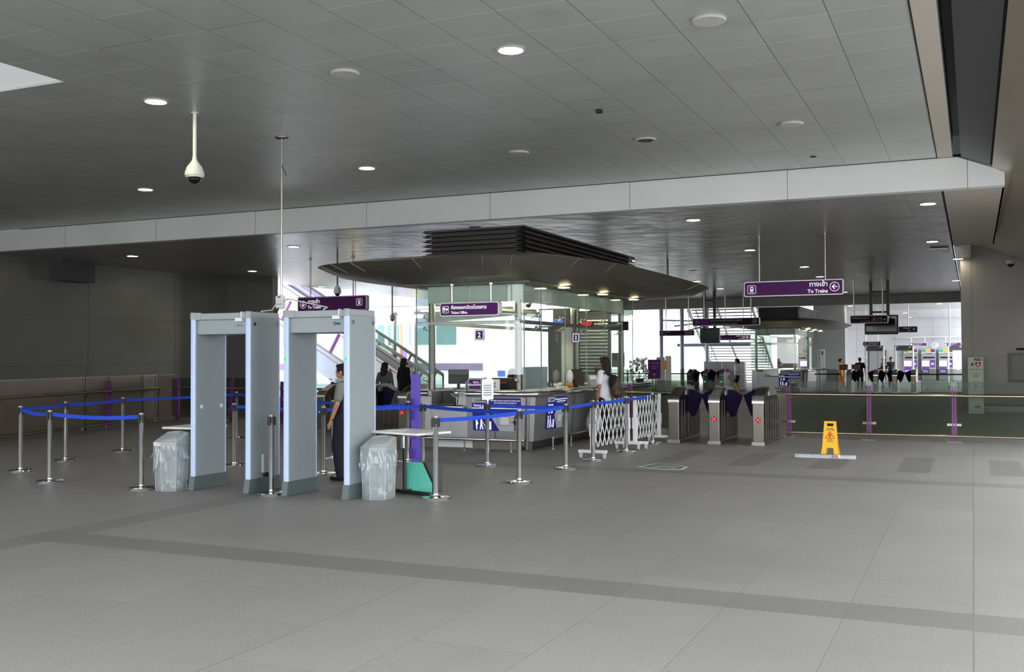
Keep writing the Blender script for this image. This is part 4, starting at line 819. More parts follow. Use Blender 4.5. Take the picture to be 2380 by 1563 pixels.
# swing gate posters
def poster(lab,loc,rz,lean,w=.95,h=.58,full=True):
    t=thing('poster',lab,'poster',loc,rz)
    def q(n,m,*f):
        b=MB()
        for g_ in f: g_(b)
        o=b.build(n,m,t); o.rotation_euler=(lean,0,0); return o
    q('sheet',M['blueP'],lambda b:b.bx(0,w,-.004,0,0,h))
    q('title_box',M['greyP'],lambda b:b.prism([(0,h-.08),(.33*w/.95,h-.08),(.36*w/.95,h),(0,h)],-.007,-.004))
    q('divider',M['signW'],lambda b:b.bx(0,w,-.007,-.004,h*.68,h*.705))
    k=w/.95
    q('diagram_area',M['greyP'],lambda b:b.prism([(.52*k,0),(w,0),(w,.36),(.47*k,.36),(.37*k,.24)],-.007,-.004))
    q('diagram',M['dgrey'],lambda b:rframe(b,.48*k,.72*k,.1,.26,.002,.006,-.009,-.007))
    q('diagram_panel',M['white'],lambda b:b.bx(.54*k,.71*k,-.0085,-.007,.11,.25))
    q('figure_icon',M['black'],lambda b:(b.disc((.82*k,-.007,.23),.02,12),b.bx(.795*k,.845*k,-.009,-.007,.12,.2),b.bx(.80*k,.815*k,-.009,-.007,.01,.12),b.bx(.825*k,.84*k,-.009,-.007,.01,.12),b.bx(.75*k,.8*k,-.009,-.007,.155,.168)))
    def ic(b):
        b.disc((.07*k,-.007,.225),.02,12).prism([(.06*k,.2),(.08*k,.2),(.11*k,.13),(.085*k,.09),(.085*k,.02),(.065*k,.02),(.06*k,.1)],-.009,-.007)
        b.disc((.17*k,-.007,.23),.016,12).prism([(.155*k,.21),(.18*k,.21),(.185*k,.12),(.205*k,.02),(.185*k,.02),(.17*k,.09),(.15*k,.02),(.13*k,.02),(.15*k,.12)],-.009,-.007).beam((.17*k,-.008,.19),(.25*k,-.008,.07),.002,.01).disc((.25*k,-.007,.05),.018,12)
        b.prism(rrect(.3*k,.36*k,.02,.17,.012),-.009,-.007).disc((.1*k,-.007,.345),.014,12)
        if not full: b.ring((.1*k,-.007,.32),.04,.012,20,.002).bx(.2*k,.26*k,-.009,-.007,.28,.37)
    q('figure_icons',M['signW'],ic)
    for s,z,x,sx,m,a,wt in (('ประตูพิเศษ',.052,.17*k,k,M['black'],'CENTER',h-.055),('Swing gate',.07,.03*k,.92*k,M['signW'],'LEFT',h-.15),('สำหรับผู้พิการ ผู้สูงอายุ สตรีมีครรภ์ และสัมภาระใหญ่',.028,.65*k,k,M['signW'],'CENTER',h-.05),('กรุณาติดต่อเจ้าหน้าที่ที่ห้องออกบัตรโดยสาร',.026,.65*k,k,M['signW'],'CENTER',h-.09),('For disabled, elderly, pregnant and large luggage',.018,.65*k,k,M['greyP'],'CENTER',h-.12)):
        if not full and s=='Swing gate': z=.06
        o=text(s,z,m,t,(0,0,0),align=a,sx=1); o.matrix_basis=Matrix.Rotation(lean,4,'X')@Matrix.Translation((x,-.0085,wt))@Matrix.Rotation(PI/2,4,'X')@Matrix.Diagonal((sx,1,1,1))
    return t
poster('large blue swing gate poster on the front of the ticket counter',(-8.13,16.333,.34),0,math.radians(5.4))
poster('narrower blue swing gate poster on the right side of the ticket counter',(-7.016,17.0,.34),PI/2,math.radians(4.8),.95,.57,False)
t=poster('blue swing gate poster on the far ticket counter',(-8.40,49.336,.26),0,math.radians(5.4),1.0,.62,False)
# things on the counter
def small(nm,lab,cat,loc,rz,parts,grp=None):
    t=thing(nm,lab,cat,loc,rz,grp)
    for n_,m_,b_ in parts: b_.build(n_,M[m_],t,bevel=.004)
    return t
def monitor(loc,rz,lab): small('monitor',lab,'monitor',loc,rz,[('screen','dark',MB().bx(-.2,.2,-.02,.02,.1,.38)),('stand','dark',MB().bx(-.03,.03,.0,.03,0,.14).bx(-.11,.11,-.07,.08,0,.015))],'monitors on the ticket counter')
monitor((-9.05,17.55,1.03),math.radians(30),'dark monitor seen from behind at the left front window'); monitor((-7.8,19.25,1.03),math.radians(-70),'dark monitor behind the curved partition of the side window'); monitor((-7.8,22,1.03),math.radians(-80),'dark monitor far inside the office')
small('card_terminal','flat black keypad tray with cables on the low counter ledge','terminal',(-8.82,16.75,.76),.2,[('case','dark',MB().bx(-.16,.12,-.1,.1,.0,.05).bx(-.12,.02,-.04,.06,.05,.26)),('sloped_lid','black',MB().prism([(-.1,.05),(.18,.05),(.2,.09),(-.02,.24)],-.08,.02))])
small('customer_display','small silver-framed customer display on the front window ledge','display',(-8.55,17.0,1.03),.1,[('frame','grey',MB().bx(-.07,.07,-.01,.02,.04,.17)),('screen','dome',MB().bx(-.055,.055,-.014,-.009,.055,.155)),('foot','dark',MB().bx(-.05,.05,-.03,.05,0,.04))])
t=small('purple_notice','framed purple notice with white Thai text on the counter','notice',(-8.33,16.85,1.03),0,[('frame','grey',MB().bx(-.17,.17,0,.02,0,.23)),('notice_sheet','purple',MB().bx(-.14,.14,-.004,0,.03,.2))]); text('กรุณา\nเตรียมเงินให้พอดี',.05,M['signW'],t,(0,-.006,.14),align='CENTER')
t=small('notice_sheet','white price notice with orange and green blocks on the counter','notice',(-7.98,16.85,1.03),0,[('sheet','white',MB().bx(-.13,.13,0,.01,0,.21)),('orange_block','orange',MB().bx(-.01,.05,-.003,0,.11,.15)),('green_block','green',MB().bx(-.01,.05,-.003,0,.06,.095))]); 
small('phone_card','small white card with a blue square clipped on the front counter','notice',(-8.14,16.75,1.03),0,[('card','white',MB().bx(-.05,.05,0,.008,.03,.2)),('blue_square','blue',MB().bx(-.025,.025,-.003,0,.1,.17)),('clip','white',MB().bx(-.03,.03,-.02,.02,0,.04))])
small('black_printer','black ticket printer with a blue lit panel behind the front window','printer',(-8.1,17.62,1.03),0,[('case','dark',MB().bx(-.22,.16,-.12,.15,0,.22)),('lit_panel','screenB',MB().bx(-.08,.08,-.16,-.14,.24,.36)),('pink_edge','red',MB().bx(-.14,.1,-.125,-.12,.12,.14))])
t=thing('speak_hole_cap','white round microphone on the low ledge','microphone',(-8.55,16.5,.76)); MB().lathe([(.05,0),(.05,.012)],n=18).tube([(0,0,.01),(0,0,.2)],.008,6).build('stem',M['white'],t); MB().ell((0,-.02,.23),(.05,.03,.05)).build('head',M['chrome'],t,smooth='all')
small('white_cash_box','white sloping box on the low ledge of the counter','box',(-8.42,16.7,.76),0,[('case','white',MB().prism([(-.17,0),(.15,0),(.15,.24),(-.14,.25)],-.08,.12))])
t=thing('curved_partition','curved white and clear partition behind the side window near the corner','partition',(-7.62,18.2,1.03))
b=MB(); n=12; vs=[]
for i in range(n+1):
    a=-PI/2+PI*i/n; x,y=-.28-.18*math.cos(a)+.18,.62*math.sin(a); vs+= [(x,y,0),(x*.92,y,.42),(x-.015,y,0),(x*.92-.015,y,.42)]
fs=[]
for i in range(n): fs+= [(4*i,4*i+4,4*i+5,4*i+1),(4*i+2,4*i+3,4*i+7,4*i+6),(4*i+1,4*i+5,4*i+7,4*i+3)]
b.add(vs,fs).build('panel',M['greyP'],t,smooth=True)
small('brochure_stand','slanted dark framed yellow-green display board on the side counter','notice',(-7.32,19.55,1.03),math.radians(60),[('frame','dark',MB().prism([(-.02,0),(.02,0),(.12,.36),(.08,.36)],-.14,.14,'x')),('sheet','camo',MB().prism([(-.026,.02),(-.02,.02),(.075,.34),(.069,.34)],-.12,.12,'x'))])
small('leaflet_box','small grey leaflet holder with printed sheets on the side counter','leaflet stand',(-7.25,20.2,1.03),math.radians(50),[('holder','grey',MB().prism([(-.06,0),(.06,0),(.06,.06),(.1,.24),(.04,.24)],-.1,.1,'x')),('leaflets','offwhite',MB().bx(-.08,.08,.0,.05,.06,.22))])
small('desk_fan','tan and white mascot-free ornament shape beside the glass on the side counter','ornament',(-7.35,19.1,1.03),.3,[('white_part','white',MB().ell((0,0,.22),(.07,.06,.14))),('tan_base','orange',MB().ell((0,0,.06),(.07,.06,.06)))])
bpy.data.objects['desk_fan'].name='desk_ornament'; bpy.data.objects['desk_ornament']['label']='white and tan ornament beside the glass on the side counter'
small('coin_tray','low grey tray on the side counter beside the waiting woman','tray',(-7.2,19.75,1.03),math.radians(88),[('tray','grey',MB().bx(-.3,.3,-.1,.1,0,.02)),('raised_edge','steel',MB().bx(-.3,.3,.08,.1,.02,.04))])

# ------------------------------------------------------------------ fare gates
def gate(x,y,lab,sig,fl,fr,grp='front row of fare gates'):
    t=thing('fare_gate',lab,'fare gate',(x,y,0),0,grp)
    prof=[(0,.05),(0,.76),(.012,.82),(.04,.87),(.09,.905),(.45,1.045),(.85,1.05),(1.25,.95),(1.55,.84),(1.61,.78),(1.62,.70),(1.62,.05)]
    b=MB(); b.prism(prof,-.105,.105,'x').build('body',M['steelD'],t,bevel=.018)
    MB().bx(-.12,.12,-.012,1.63,0,.07).build('plinth',M['steel'],t,bevel=.004)
    MB().prism([(.0,.76),(-.006,.82),(.03,.885),(.085,.92),(.085,.905),(.04,.87),(.012,.82),(.006,.76)],-.108,.108,'x').build('curved_nose',M['chrome'],t,smooth=True)
    c=MB(); c.prism([(.5,.98),(.62,1.075),(1.0,1.06),(1.3,.95),(1.3,.9),(.5,.9)],.1,.118,'x').prism([(.5,.98),(.62,1.075),(1.0,1.06),(1.3,.95),(1.3,.9),(.5,.9)],-.118,-.1,'x'); c.build('top_cover',M['purple'] if sig=='green' else M['counter'],t,bevel=.004)
    g=MB()
    for yy in (.22,.42,.7,.95,1.2,1.42):
        for s in (-1,1): g.bx(s*.105-.006,s*.105+.003,yy,yy+.06,.1,.82)
    g.build('side_ribs',M['steelD'],t,bevel=.003)
    if sig:
        MB().lathe([(.048,-.003),(.048,.002)],n=20,M=Matrix.Translation((0,-.004,.47))@Matrix.Rotation(PI/2,4,'X')).build('signal_disc',M['black'],t)
        s=MB()
        if sig=='red':
            for q in (1,-1): s.beam((-.03,-.009,.47-.03*q),(.03,-.009,.47+.03*q),.004,.022)
            s.build('signal_cross',M['redE'],t)
        else:
            s.beam((.034,-.009,.504),(-.006,-.009,.464),.004,.024).prism([(-.036,.434),(.024,.438),(-.032,.494)],-.011,-.007); s.build('signal_arrow',M['greenE'],t)
    for on,s in ((fl,-1),(fr,1)):
        if on: MB().prism([(s*.1,1.0),(s*.2,1.005),(s*.40,.90),(s*.25,.50),(s*.18,.47),(s*.1,.62)],.66,.71).build('flap',M['flap'],t,bevel=.004)
    return t
gate(-5.18,18.9,'fare gate beside the folding barrier, without a lit signal',None,0,1); gate(-4.41,18.9,'middle of the three near fare gates, lit red cross',"red",1,1); gate(-3.60,18.9,'rightmost near fare gate with a red cross, next to the glass barrier','red',1,0)
gate(-13.18,18.9,'fare gate with a green arrow seen through the right metal detector','green',0,1); gate(-12.1,18.9,'fare gate mostly hidden behind the right metal detector, dark flap visible',None,1,1); gate(-11.1,18.9,'fare gate with a red signal left of the violet panel stand','red',1,0)
G2='far row of fare gates'
for x,s,l,r,lab in ((-12.47,None,0,1,'leftmost far fare gate, without a signal'),(-11.69,'green',1,1,'far fare gate with a green arrow, second from left'),(-10.9,'green',1,0,'far fare gate with a green arrow, beside the woman in shorts'),(-5.14,None,0,1,'far fare gate right of the person in orange trousers'),(-3.98,'green',1,1,'far fare gate with green arrow and violet top before the lift door'),(-3.19,'red',1,1,'far fare gate with a red cross, left of two'),(-2.41,'red',1,0,'far fare gate with a red cross, rightmost of all')):
    gate(x,48.3,lab,s,l,r,G2)

# ------------------------------------------------------------------ glass barriers
def barrier(xa,xb,y,posts,lab,pm='post',z1=1.14,rz=0,loc=None,rm='brass',glassy=True):
    t=thing('glass_barrier',lab,'barrier',(xa,y,0),0,None,1)
    if glassy:
        E=[xa]+[p for p in posts]+[xb]
        for a,b_ in zip(E,E[1:]):
            if b_-a>.2: MB().bx(a+.05,b_-.05,y+.05,y+.062,.14,z1).build('glass_pane',M['glassG'],t)
    r=MB(); r.tube([(xa,y-.05,.88),(xb,y-.05,.88)],.028,12).tube([(xa,y-.05,.12),(xb,y-.05,.12)],.022,12); r.build('rail',M[rm],t,smooth=True)
    for p in posts:
        b=MB().bx(p-.035,p-.012,y-.03,y+.04,.02,1.06).bx(p+.012,p+.035,y-.03,y+.04,.02,1.06); o=b.build('post',M[pm],t)
        MB().bx(p-.14,p+.14,y-.08,y+.08,0,.02).build('base_plate',M['steelD'],t)
        if glassy:
            c=MB()
            for s in (-1,1): c.lathe([(.028,-.015),(.028,.015)],n=14,M=Matrix.Translation((p+s*.1,y+.04,.33))@Matrix.Rotation(PI/2,4,'X')).bx(min(p,p+s*.1),max(p,p+s*.1),y+.02,y+.05,.31,.35)
            c.build('clamps',M['chrome'],t,smooth=True)
    return t
barrier(-3.44,1.9,21,(-3.39,-1.86,-.34),'long glass barrier with three magenta posts behind the yellow sign')
barrier(-6.8,-5.3,21,(-6.72,),'short glass barrier with one magenta post behind the folding barriers')
barrier(-19.2,-13.5,21,(-18.3,-17.4,-15.8,-14.3),'glass barrier with magenta posts seen through the left metal detector')
for xa,xb,ps,lab in ((-6.3,-5.2,(-6.07,-5.35),'far dark-posted barrier next to the far ticket counter'),(-2.1,-.35,(-1.95,-.57),'far dark-posted barrier ending at the right wall corner'),(-16.5,-11.9,(-14.8,-11.75),'far dark-posted barrier behind the purple floor sign')):
    barrier(xa,xb,46,ps,lab,'purpleD',1.1,rm='dark')
# framed steel barrier at left, following a slight bend
t=thing('panel_barrier','long warm steel panel barrier with magenta-edged posts along the dark left wall','barrier',(-18.2,17,0),0,None,1)
pts=[(-16.6,11.6),(-17.55,14.2),(-18.55,17.3),(-18.8,18.25),(-19.2,19.75),(-19.42,20.5),(-19.5,21.3)]
pts=[Vector(p) for p in pts]
for i,(a,b_) in enumerate(zip(pts,pts[1:])):
    d=(b_-a); L=d.length; R=Matrix.Translation((a.x,a.y,0))@Matrix.Rotation(math.atan2(d.y,d.x),4,'Z')
    MB().bx(.06,L-.06,-.01,.01,.14,1.22,R).build('infill_panel',M['panelW'],t)
    f=MB(); f.bx(.02,L-.02,-.025,.025,1.2,1.235,R).bx(.02,L-.02,-.025,.025,.1,.14,R).bx(.02,.06,-.025,.025,.0,1.22,R).bx(L-.06,L-.02,-.025,.025,0,1.22,R); f.build('frame',M['steelD'],t)
for a in (pts[3],pts[6]): MB().box((a.x+.05,a.y,.56),(.11,.05,1.12),.3).build('edge_post',M['post'],t)
r=MB(); off=Vector((.16,-.05)); r.tube([(p.x+off.x,p.y+off.y,.88) for p in pts[:-1]],.028,12).tube([(p.x+off.x*.6,p.y,.11) for p in pts[:-1]],.022,10)
for p in pts[1:-1]: r.tube([(p.x+.16,p.y-.05,.88),(p.x+.12,p.y-.03,.78),(p.x+.02,p.y,.74)],.012,6)
r.build('rail',M['brass'],t,smooth=True)
# ------------------------------------------------------------------ people
def person(lab,loc,rz,H,top,bottom,sleeve='short',hair='bun',skin='skin',arms=None,legs=None,hm='hair',vox=.016,long=0,shoes='blackC',vest=None,coat=False,wide=1,shorts=False,fingers=True,collar=None,turn=0,lean=0,hem=0):
    """figure facing -Y, 1.70 m before scaling by H"""
    t=thing('person',lab,'person',loc,rz); s=H/1.7; V=lambda x,y,z:(x*s,y*s,z*s)
    L=legs or {-1:((0,-.0),(0,0)),1:((0,0),(0,0))}
    A=arms or {-1:((-.03,.02),(-.02,-.06)),1:((.03,.02),(.02,-.06))}   # elbow and wrist offsets (x,y[,dz])
    def leg(k):
        (ky,fy)=L[k][0][1],L[k][1][1]; kx,fx=L[k][0][0],L[k][1][0]; lift=L[k][1][2] if len(L[k][1])>2 else 0
        return (.095*k,0,.90),(.095*k+kx,ky-.01,.50+lift*.4),(.09*k+fx,fy+.02,.09+lift)
    def arm(k):
        e,w=A[k]; ez=e[2] if len(e)>2 else 0; wz=w[2] if len(w)>2 else 0
        S=(.175*k,.01,1.385); E_=(.215*k+e[0],.01+e[1],1.12+ez); W=(E_[0]+w[0],E_[1]+w[1],.88+wz); return S,E_,W
    b=MB()
    C=lambda B,a,c,r0,r1:B.cap(V(*a),V(*c),r0*s,r1*s)
    EL=lambda B,c,r:B.ell(V(*c),V(*r),18,12)
    # body: torso, neck, head, limbs, hands melted into one skin
    EL(b,(0,.0,.97),(.155,.10,.13)); EL(b,(0,.0,1.14),(.125,.09,.14)); EL(b,(0,.005,1.29),(.155,.10,.15)); C(b,(-.13,.01,1.39),(.13,.01,1.39),.05,.05); C(b,(0,.01,1.38),(0,-.005,1.50),.056,.05)
    cT,sT=math.cos(turn),math.sin(turn)
    def Hd(x,y,z): return (x*cT-y*sT, x*sT+y*cT-lean, z-lean*.3)
    EL(b,Hd(0,.01,1.61),(.074,.092,.095)); EL(b,Hd(0,-.035,1.555),(.052,.055,.06)); EL(b,Hd(0,-.06,1.52),(.026,.025,.022))
    C(b,Hd(0,-.086,1.605),Hd(0,-.102,1.57),.008,.011); EL(b,Hd(.076,.015,1.585),(.012,.022,.03)); EL(b,Hd(-.076,.015,1.585),(.012,.022,.03)); EL(b,Hd(0,-.085,1.535),(.022,.014,.009)); EL(b,Hd(0,-.068,1.635),(.05,.02,.014))
    for k in (-1,1):
        h,kn,an=leg(k); C(b,h,kn,.078,.052); C(b,kn,an,.052,.034); C(b,an,(an[0],an[1]-.14,an[2]-.045),.034,.026); EL(b,(an[0],an[1]+.02,an[2]-.03),(.03,.035,.03))
        S,E_,W=arm(k); C(b,S,E_,.046,.037); C(b,E_,W,.037,.026)
        d=(Vector(W)-Vector(E_)).normalized(); hp=Vector(W)+d*.055
        C(b,W,tuple(Vector(W)+d*.03),.024,.026); C(b,tuple(Vector(W)+d*.03),tuple(hp+d*.02),.027,.024)
        if fingers:
            side=Vector((0,1,0)) if abs(d.z)>.5 else Vector((0,0,1)); inn=Vector((-k,0,0)) if abs(d.z)>.5 else Vector((0,0,-1))
            for q,ln in ((-1.5,.060),(-.5,.072),(.5,.068),(1.5,.052)):
                p=hp+side*(q*.0135)+d*.02; m=p+d*ln*.55+inn*.006; C(b,tuple(p),tuple(m),.0088,.0082); C(b,tuple(m),tuple(m+d*ln*.42+inn*.016),.0082,.0072)
            p=Vector(W)+d*.03-side*.02; m=p-side*.018+d*.03+inn*.01; C(b,tuple(p),tuple(m),.011,.0095); C(b,tuple(m),tuple(m+d*.028+inn*.008),.0095,.008)
    blob(b,'body',M[skin],t,(.0085 if fingers else .02)*s,3 if fingers else 4)
    if fingers:
        e=MB()
        for k in (-1,1): e.ell(V(*Hd(.03*k,-.083,1.607)),V(.011,.006,.007),10,6)
        e.build('eyes',M['white'],t,smooth='all'); e=MB()
        for k in (-1,1): e.ell(V(*Hd(.03*k,-.088,1.607)),V(.005,.003,.006),8,6); C(e,Hd(.018*k,-.088,1.627),Hd(.043*k,-.08,1.63),.003,.002)
        e.build('pupils_and_brows',M['hair'],t,smooth='all'); MB().ell(V(*Hd(0,-.091,1.535)),V(.018,.005,.006),12,6).build('lips',mat('lips',(168,92,84),.4),t,smooth='all')
    # shirt
    g=.016
    def torso(B,g,lo=.93):
        EL(B,(0,.0,1.02),(.155+g,.105+g,.14)) if lo<.95 else None
        EL(B,(0,.0,1.14),(.135+g,.10+g,.15)); EL(B,(0,.005,1.28),(.158+g,.105+g,.155)); C(B,(-.135,.01,1.385),(.135,.01,1.385),.052+g*.6,.052+g*.6); C(B,(0,.012,1.36),(0,.01,1.44),.075,.056)
    b=MB(); torso(b,g)
    if hem: EL(b,(0,0,.93),(.195,.15,.17)); C(b,(0,0,.84),(0,0,1.1),.16,.14)
    for k in (-1,1):
        S,E_,W=arm(k); S_,E2=Vector(S),Vector(E_)
        if sleeve=='short': C(b,S,tuple(S_.lerp(E2,.72)),.052+g,.052+g*.9)
        elif sleeve=='long': C(b,S,E_,.05+g,.043+g*.7); C(b,E_,tuple(E2.lerp(Vector(W),.9)),.043+g*.7,.034+g*.6)
    if coat: C(b,(0,.01,1.05),(0,.02,.25),.17,.24)
    blob(b,'shirt',M[top],t,.016*s)
    if vest: b=MB(); torso(b,g+.012); blob(b,'vest',M[vest],t,.016*s)
    if collar: 
        b=MB(); b.lathe([(.062,0),(.07,.012),(.055,.04),(.05,.035)],(0,0,0),20,Matrix.Translation(V(0,.006,1.43))@Matrix.Rotation(.25,4,'X')@Matrix.Scale(s,4)).build('collar',M[collar],t,smooth='all')
    # trousers
    b=MB(); EL(b,(0,.0,.96),(.165,.115,.13))
    for k in (-1,1):
        h,kn,an=leg(k)
        if shorts: C(b,h,tuple(Vector(h).lerp(Vector(kn),.5)),.098,.09)
        else: C(b,h,kn,.095*wide,.078*wide); C(b,kn,tuple(Vector(an)+Vector((0,0,.0))),.078*wide,.066*wide)
    blob(b,'shorts' if shorts else 'trousers',M[bottom],t,.018*s)
    for k in (-1,1):
        h,kn,an=leg(k); b=MB(); C(b,(an[0],an[1]+.03,an[2]-.045),(an[0],an[1]-.16,an[2]-.055),.042,.036); EL(b,(an[0],an[1]+.01,an[2]-.02),(.04,.05,.05)); blob(b,'shoe',M[shoes],t,.012*s)
    # hair
    b=MB(); EL(b,Hd(0,.03,1.635),(.084,.098,.088)); EL(b,Hd(0,.055,1.60),(.078,.078,.085)); EL(b,Hd(.0,-.045,1.675),(.066,.05,.034))
    for k in (-1,1): EL(b,Hd(.066*k,-.005,1.62),(.018,.05,.05))
    if hair=='bun': EL(b,Hd(0,.12,1.60),(.05,.045,.055))
    if hair=='long':
        EL(b,Hd(0,.07,1.50),(.098,.075,.14)); EL(b,Hd(0,.085,1.40),(.095,.055,.11))
        for k in (-1,1): C(b,Hd(.07*k,.02,1.60),Hd(.075*k,.03,1.40),.032,.028)
    if hair=='pony': EL(b,Hd(0,.115,1.57),(.035,.04,.10))
    blob(b,'hair',M[hm],t,.011*s,8)
    return t
# the guard stands in the right detector, in profile facing left
g=person('person in dark vest and grey short sleeves standing in the right metal detector, facing left',(-7.66,11.55,0),-PI/2+.12,1.56,'greyC','navy',hair='bun',vest='navy',collar='whiteC',arms={-1:((-.02,.03),(-.0,-.03)),1:((.02,-.02),(-.01,-.10))},wide=1.35,vox=.012,lean=.05,legs={-1:((0,-.04),(0,.02)),1:((0,-.05),(0,-.03))})
MB().lathe([(.034,-.006),(.036,0),(.034,.006)],n=20,M=Matrix.Translation((.215*.91,-.09*.91,.90*.91))).build('wristband',M['black'],g,smooth='all')
w=person('person with long dark hair, white shirt and black trousers waiting at the ticket counter',(-6.60,19.0,0),-PI/2-.1,1.63,'whiteC','blackC',hair='long',hm='hairB',skin='skinD',arms={-1:((-.02,-.04),(.0,-.24,.20)),1:((.03,0),(.0,-.03))},vox=.013,hem=1)
t=thing('backpack','black and brown patterned backpack on the back of the waiting woman','backpack',(-6.36,19.0,.86),.2)
b=MB(); b.ell((0,0,.22),(.11,.16,.2),16,10).ell((.03,0,.07),(.12,.15,.09),16,10); blob(b,'bag_body',M['camo'],t,.016); b=MB(); b.ell((-.03,-.02,.28),(.10,.15,.16),16,10); blob(b,'top_flap',M['blackC'],t,.016)
MB().tube([(-.06,-.13,.4),(-.16,-.12,.47),(-.27,-.12,.45),(-.33,-.1,.33)],.018,8).tube([(-.06,.13,.4),(-.16,.12,.47),(-.27,.12,.45),(-.33,.1,.33)],.018,8).build('shoulder_strap',M['blackC'],t,smooth=True)
t=thing('plastic_bag','translucent white plastic bag hanging from the hand of the waiting woman','plastic bag',(-6.72,18.74,.22)); b=MB(); rnd=random.Random(8)
b.lathe([(.05,0),(.14,.02),(.17,.10),(.15,.22),(.09,.36),(.03,.48),(.012,.56)],n=22); b.v=[(x+rnd.uniform(-.012,.012),y*.6+rnd.uniform(-.012,.012),z) for x,y,z in b.v]; b.build('bag_body',glass('thin white plastic',(244,246,248),1.2,.55),t,smooth='all')
# distant people
person('person in a long black dress with loose black hair, seen from behind at the escalator',(-15.55,26.6,0),PI-.3,1.62,'blackC','blackC',sleeve='long',hair='long',fingers=False,coat=True,vox=.025)
person('person with black hair and grey-green jacket at the left gates, behind the detector',(-13.35,21.9,0),PI,1.52,'jacket','navy',sleeve='long',hair='long',fingers=False,vox=.025)
q=person('person in white shirt and black shorts walking left past the far fare gates',(-8.76,41.6,0),-PI/2-.1,1.56,'whiteC','blackC',hair='pony',fingers=False,shorts=True,vox=.025,legs={-1:((0,-.10),(0,-.14)),1:((0,.02),(0,.16))},arms={-1:((-.02,.02),(-.02,-.10)),1:((.02,.05),(.02,-.05))})
t=thing('shoulder_bag','grey teal shoulder bag carried by the woman in shorts','bag',(-8.9,41.3,.70)); b=MB(); b.ell((0,0,.1),(.19,.06,.13),14,8); blob(b,'bag_body',M['tealC'],t,.02)
person('person in orange and white clothing walking right behind the far barrier',(-6.45,57,0),PI/2,1.52,'orange','orange',hair='bun',skin='skinD',fingers=False,vox=.025,wide=1.3,legs={-1:((0,-.1),(0,-.2)),1:((0,.05),(0,.22))},arms={-1:((-.03,.03),(-.02,-.05)),1:((.02,-.02),(.02,-.05))},shoes='whiteC')
person('person in black seen from behind beside the brown boards',(-5.0,52,0),PI,1.58,'blackC','blackC',hair='short',skin='skinD',fingers=False,vox=.025)
wk=person('person in white helmet and yellow-striped dark vest before the lift door',(-4.28,56.6,0),-PI/2+.3,1.6,'navy','navy',sleeve='long',hair='short',skin='skinD',fingers=False,vox=.025,arms={-1:((-.02,-.04),(.02,-.2,.15)),1:((.02,0),(.02,-.05))})
MB().lathe([(.115,0),(.10,.02),(.098,.07),(.06,.12),(.01,.135)],(0,-.0,1.545),18).build('helmet',M['white'],wk,smooth='all'); MB().lathe([(.19,0),(.19,.04)],(0,0,.93),18).lathe([(.185,0),(.185,.03)],(0,0,1.2),18).build('reflective_stripes',M['yellow'],wk,smooth=True)
person('person with dark hair and blue clothing standing right behind the helmeted worker',(-3.95,57.4,0),.4,1.6,'navy','navy',sleeve='long',hair='short',skin='skinD',fingers=False,vox=.025)
person('clerk with brown hair sitting behind the curved partition in the ticket office',(-8.4,18.7,-.2),PI/2+.3,1.6,'purple','navy',sleeve='long',hair='long',hm='hairB',fingers=False,vox=.025)

# ------------------------------------------------------------------ floor sign, flowers, far furniture
t=thing('floor_sign','purple standing sign with white text and up arrow left of the far fare gates','floor sign',(-11.75,40,0))
MB().bx(-.26,.26,-.02,.02,.78,1.55).build('sign_face',M['purple'],t,bevel=.005); MB().bx(-.27,.27,-.025,.025,.74,.78).build('bottom_rim',M['greyP'],t); MB().tube([(-.06,0,0),(-.06,0,.76)],.02,8).tube([(.06,0,0),(.06,0,.76)],.02,8).bx(-.22,.22,-.15,.15,0,.02).build('stand',M['dark'],t)
text('สถานีบางซื่อ',.09,M['signG'],t,(0,-.022,1.38),align='CENTER'); text('To Bang Sue\nStation',.085,M['signG'],t,(0,-.022,1.25),align='CENTER',sx=.9); arrow_icon(t,0,.93,.26,-.022,PI/2,'signG',False)
t=thing('flower_arrangement','large arrangement of pale flowers in a dark vase left of the purple floor sign','flowers',(-12.35,40,0)); rnd=random.Random(11)
MB().lathe([(.12,0),(.15,.2),(.14,.6),(.17,.78)],n=20).build('vase',M['dark'],t,smooth=True)
b=MB()
for i in range(70):
    a=rnd.uniform(0,2*PI); r=rnd.uniform(.02,.38); z=rnd.uniform(.7,1.45); b.prism([(0,0),(.12,.03),(.2,0),(.12,-.03)],-.004,.004,'z',M=Matrix.Translation((r*math.cos(a),r*math.sin(a),z))@Matrix.Rotation(a,4,'Z')@Matrix.Rotation(rnd.uniform(-1.2,1.2),4,'Y'))
b.build('leaves',M['leaf'],t)
b=MB()
for i in range(46):
    a=rnd.uniform(0,2*PI); r=rnd.uniform(.1,.42); z=rnd.uniform(.85,1.6)
    for k in range(5): b.ell((r*math.cos(a)+.04*math.cos(k*1.257),r*math.sin(a)*.7-.04,z+.04*math.sin(k*1.257)),(.03,.015,.03),6,4)
b.build('blossoms',M['petal'],t,smooth='all')
t=thing('poster_stand','pale poster stand with a yellow patch behind the purple floor sign','stand',(-12.2,43,0)); MB().bx(-.32,.05,-.02,.02,.1,1.65).build('poster_panel',M['greyP'],t); MB().bx(.08,.34,-.06,-.02,.15,1.7).build('second_panel',M['offwhite'],t); MB().bx(-.02,.12,-.07,-.06,1.1,1.5).build('yellow_patch',M['yellow'],t); MB().bx(-.35,.36,-.15,.15,0,.1).build('base',M['dark'],t)
t=thing('poster_stand','small red and white printed panel hanging near the pale pillar','stand',(-14.6,44,0)); MB().bx(-.3,.3,-.02,.02,1.2,1.85).bx(-.03,.03,0,.02,0,1.2).bx(-.2,.2,-.15,.15,0,.03).build('poster_panel',M['greyP'],t); MB().bx(-.26,-.03,-.03,-.02,1.5,1.8).bx(.03,.26,-.03,-.02,1.5,1.8).build('red_print',mat('pink red print',(200,96,104),.5),t)
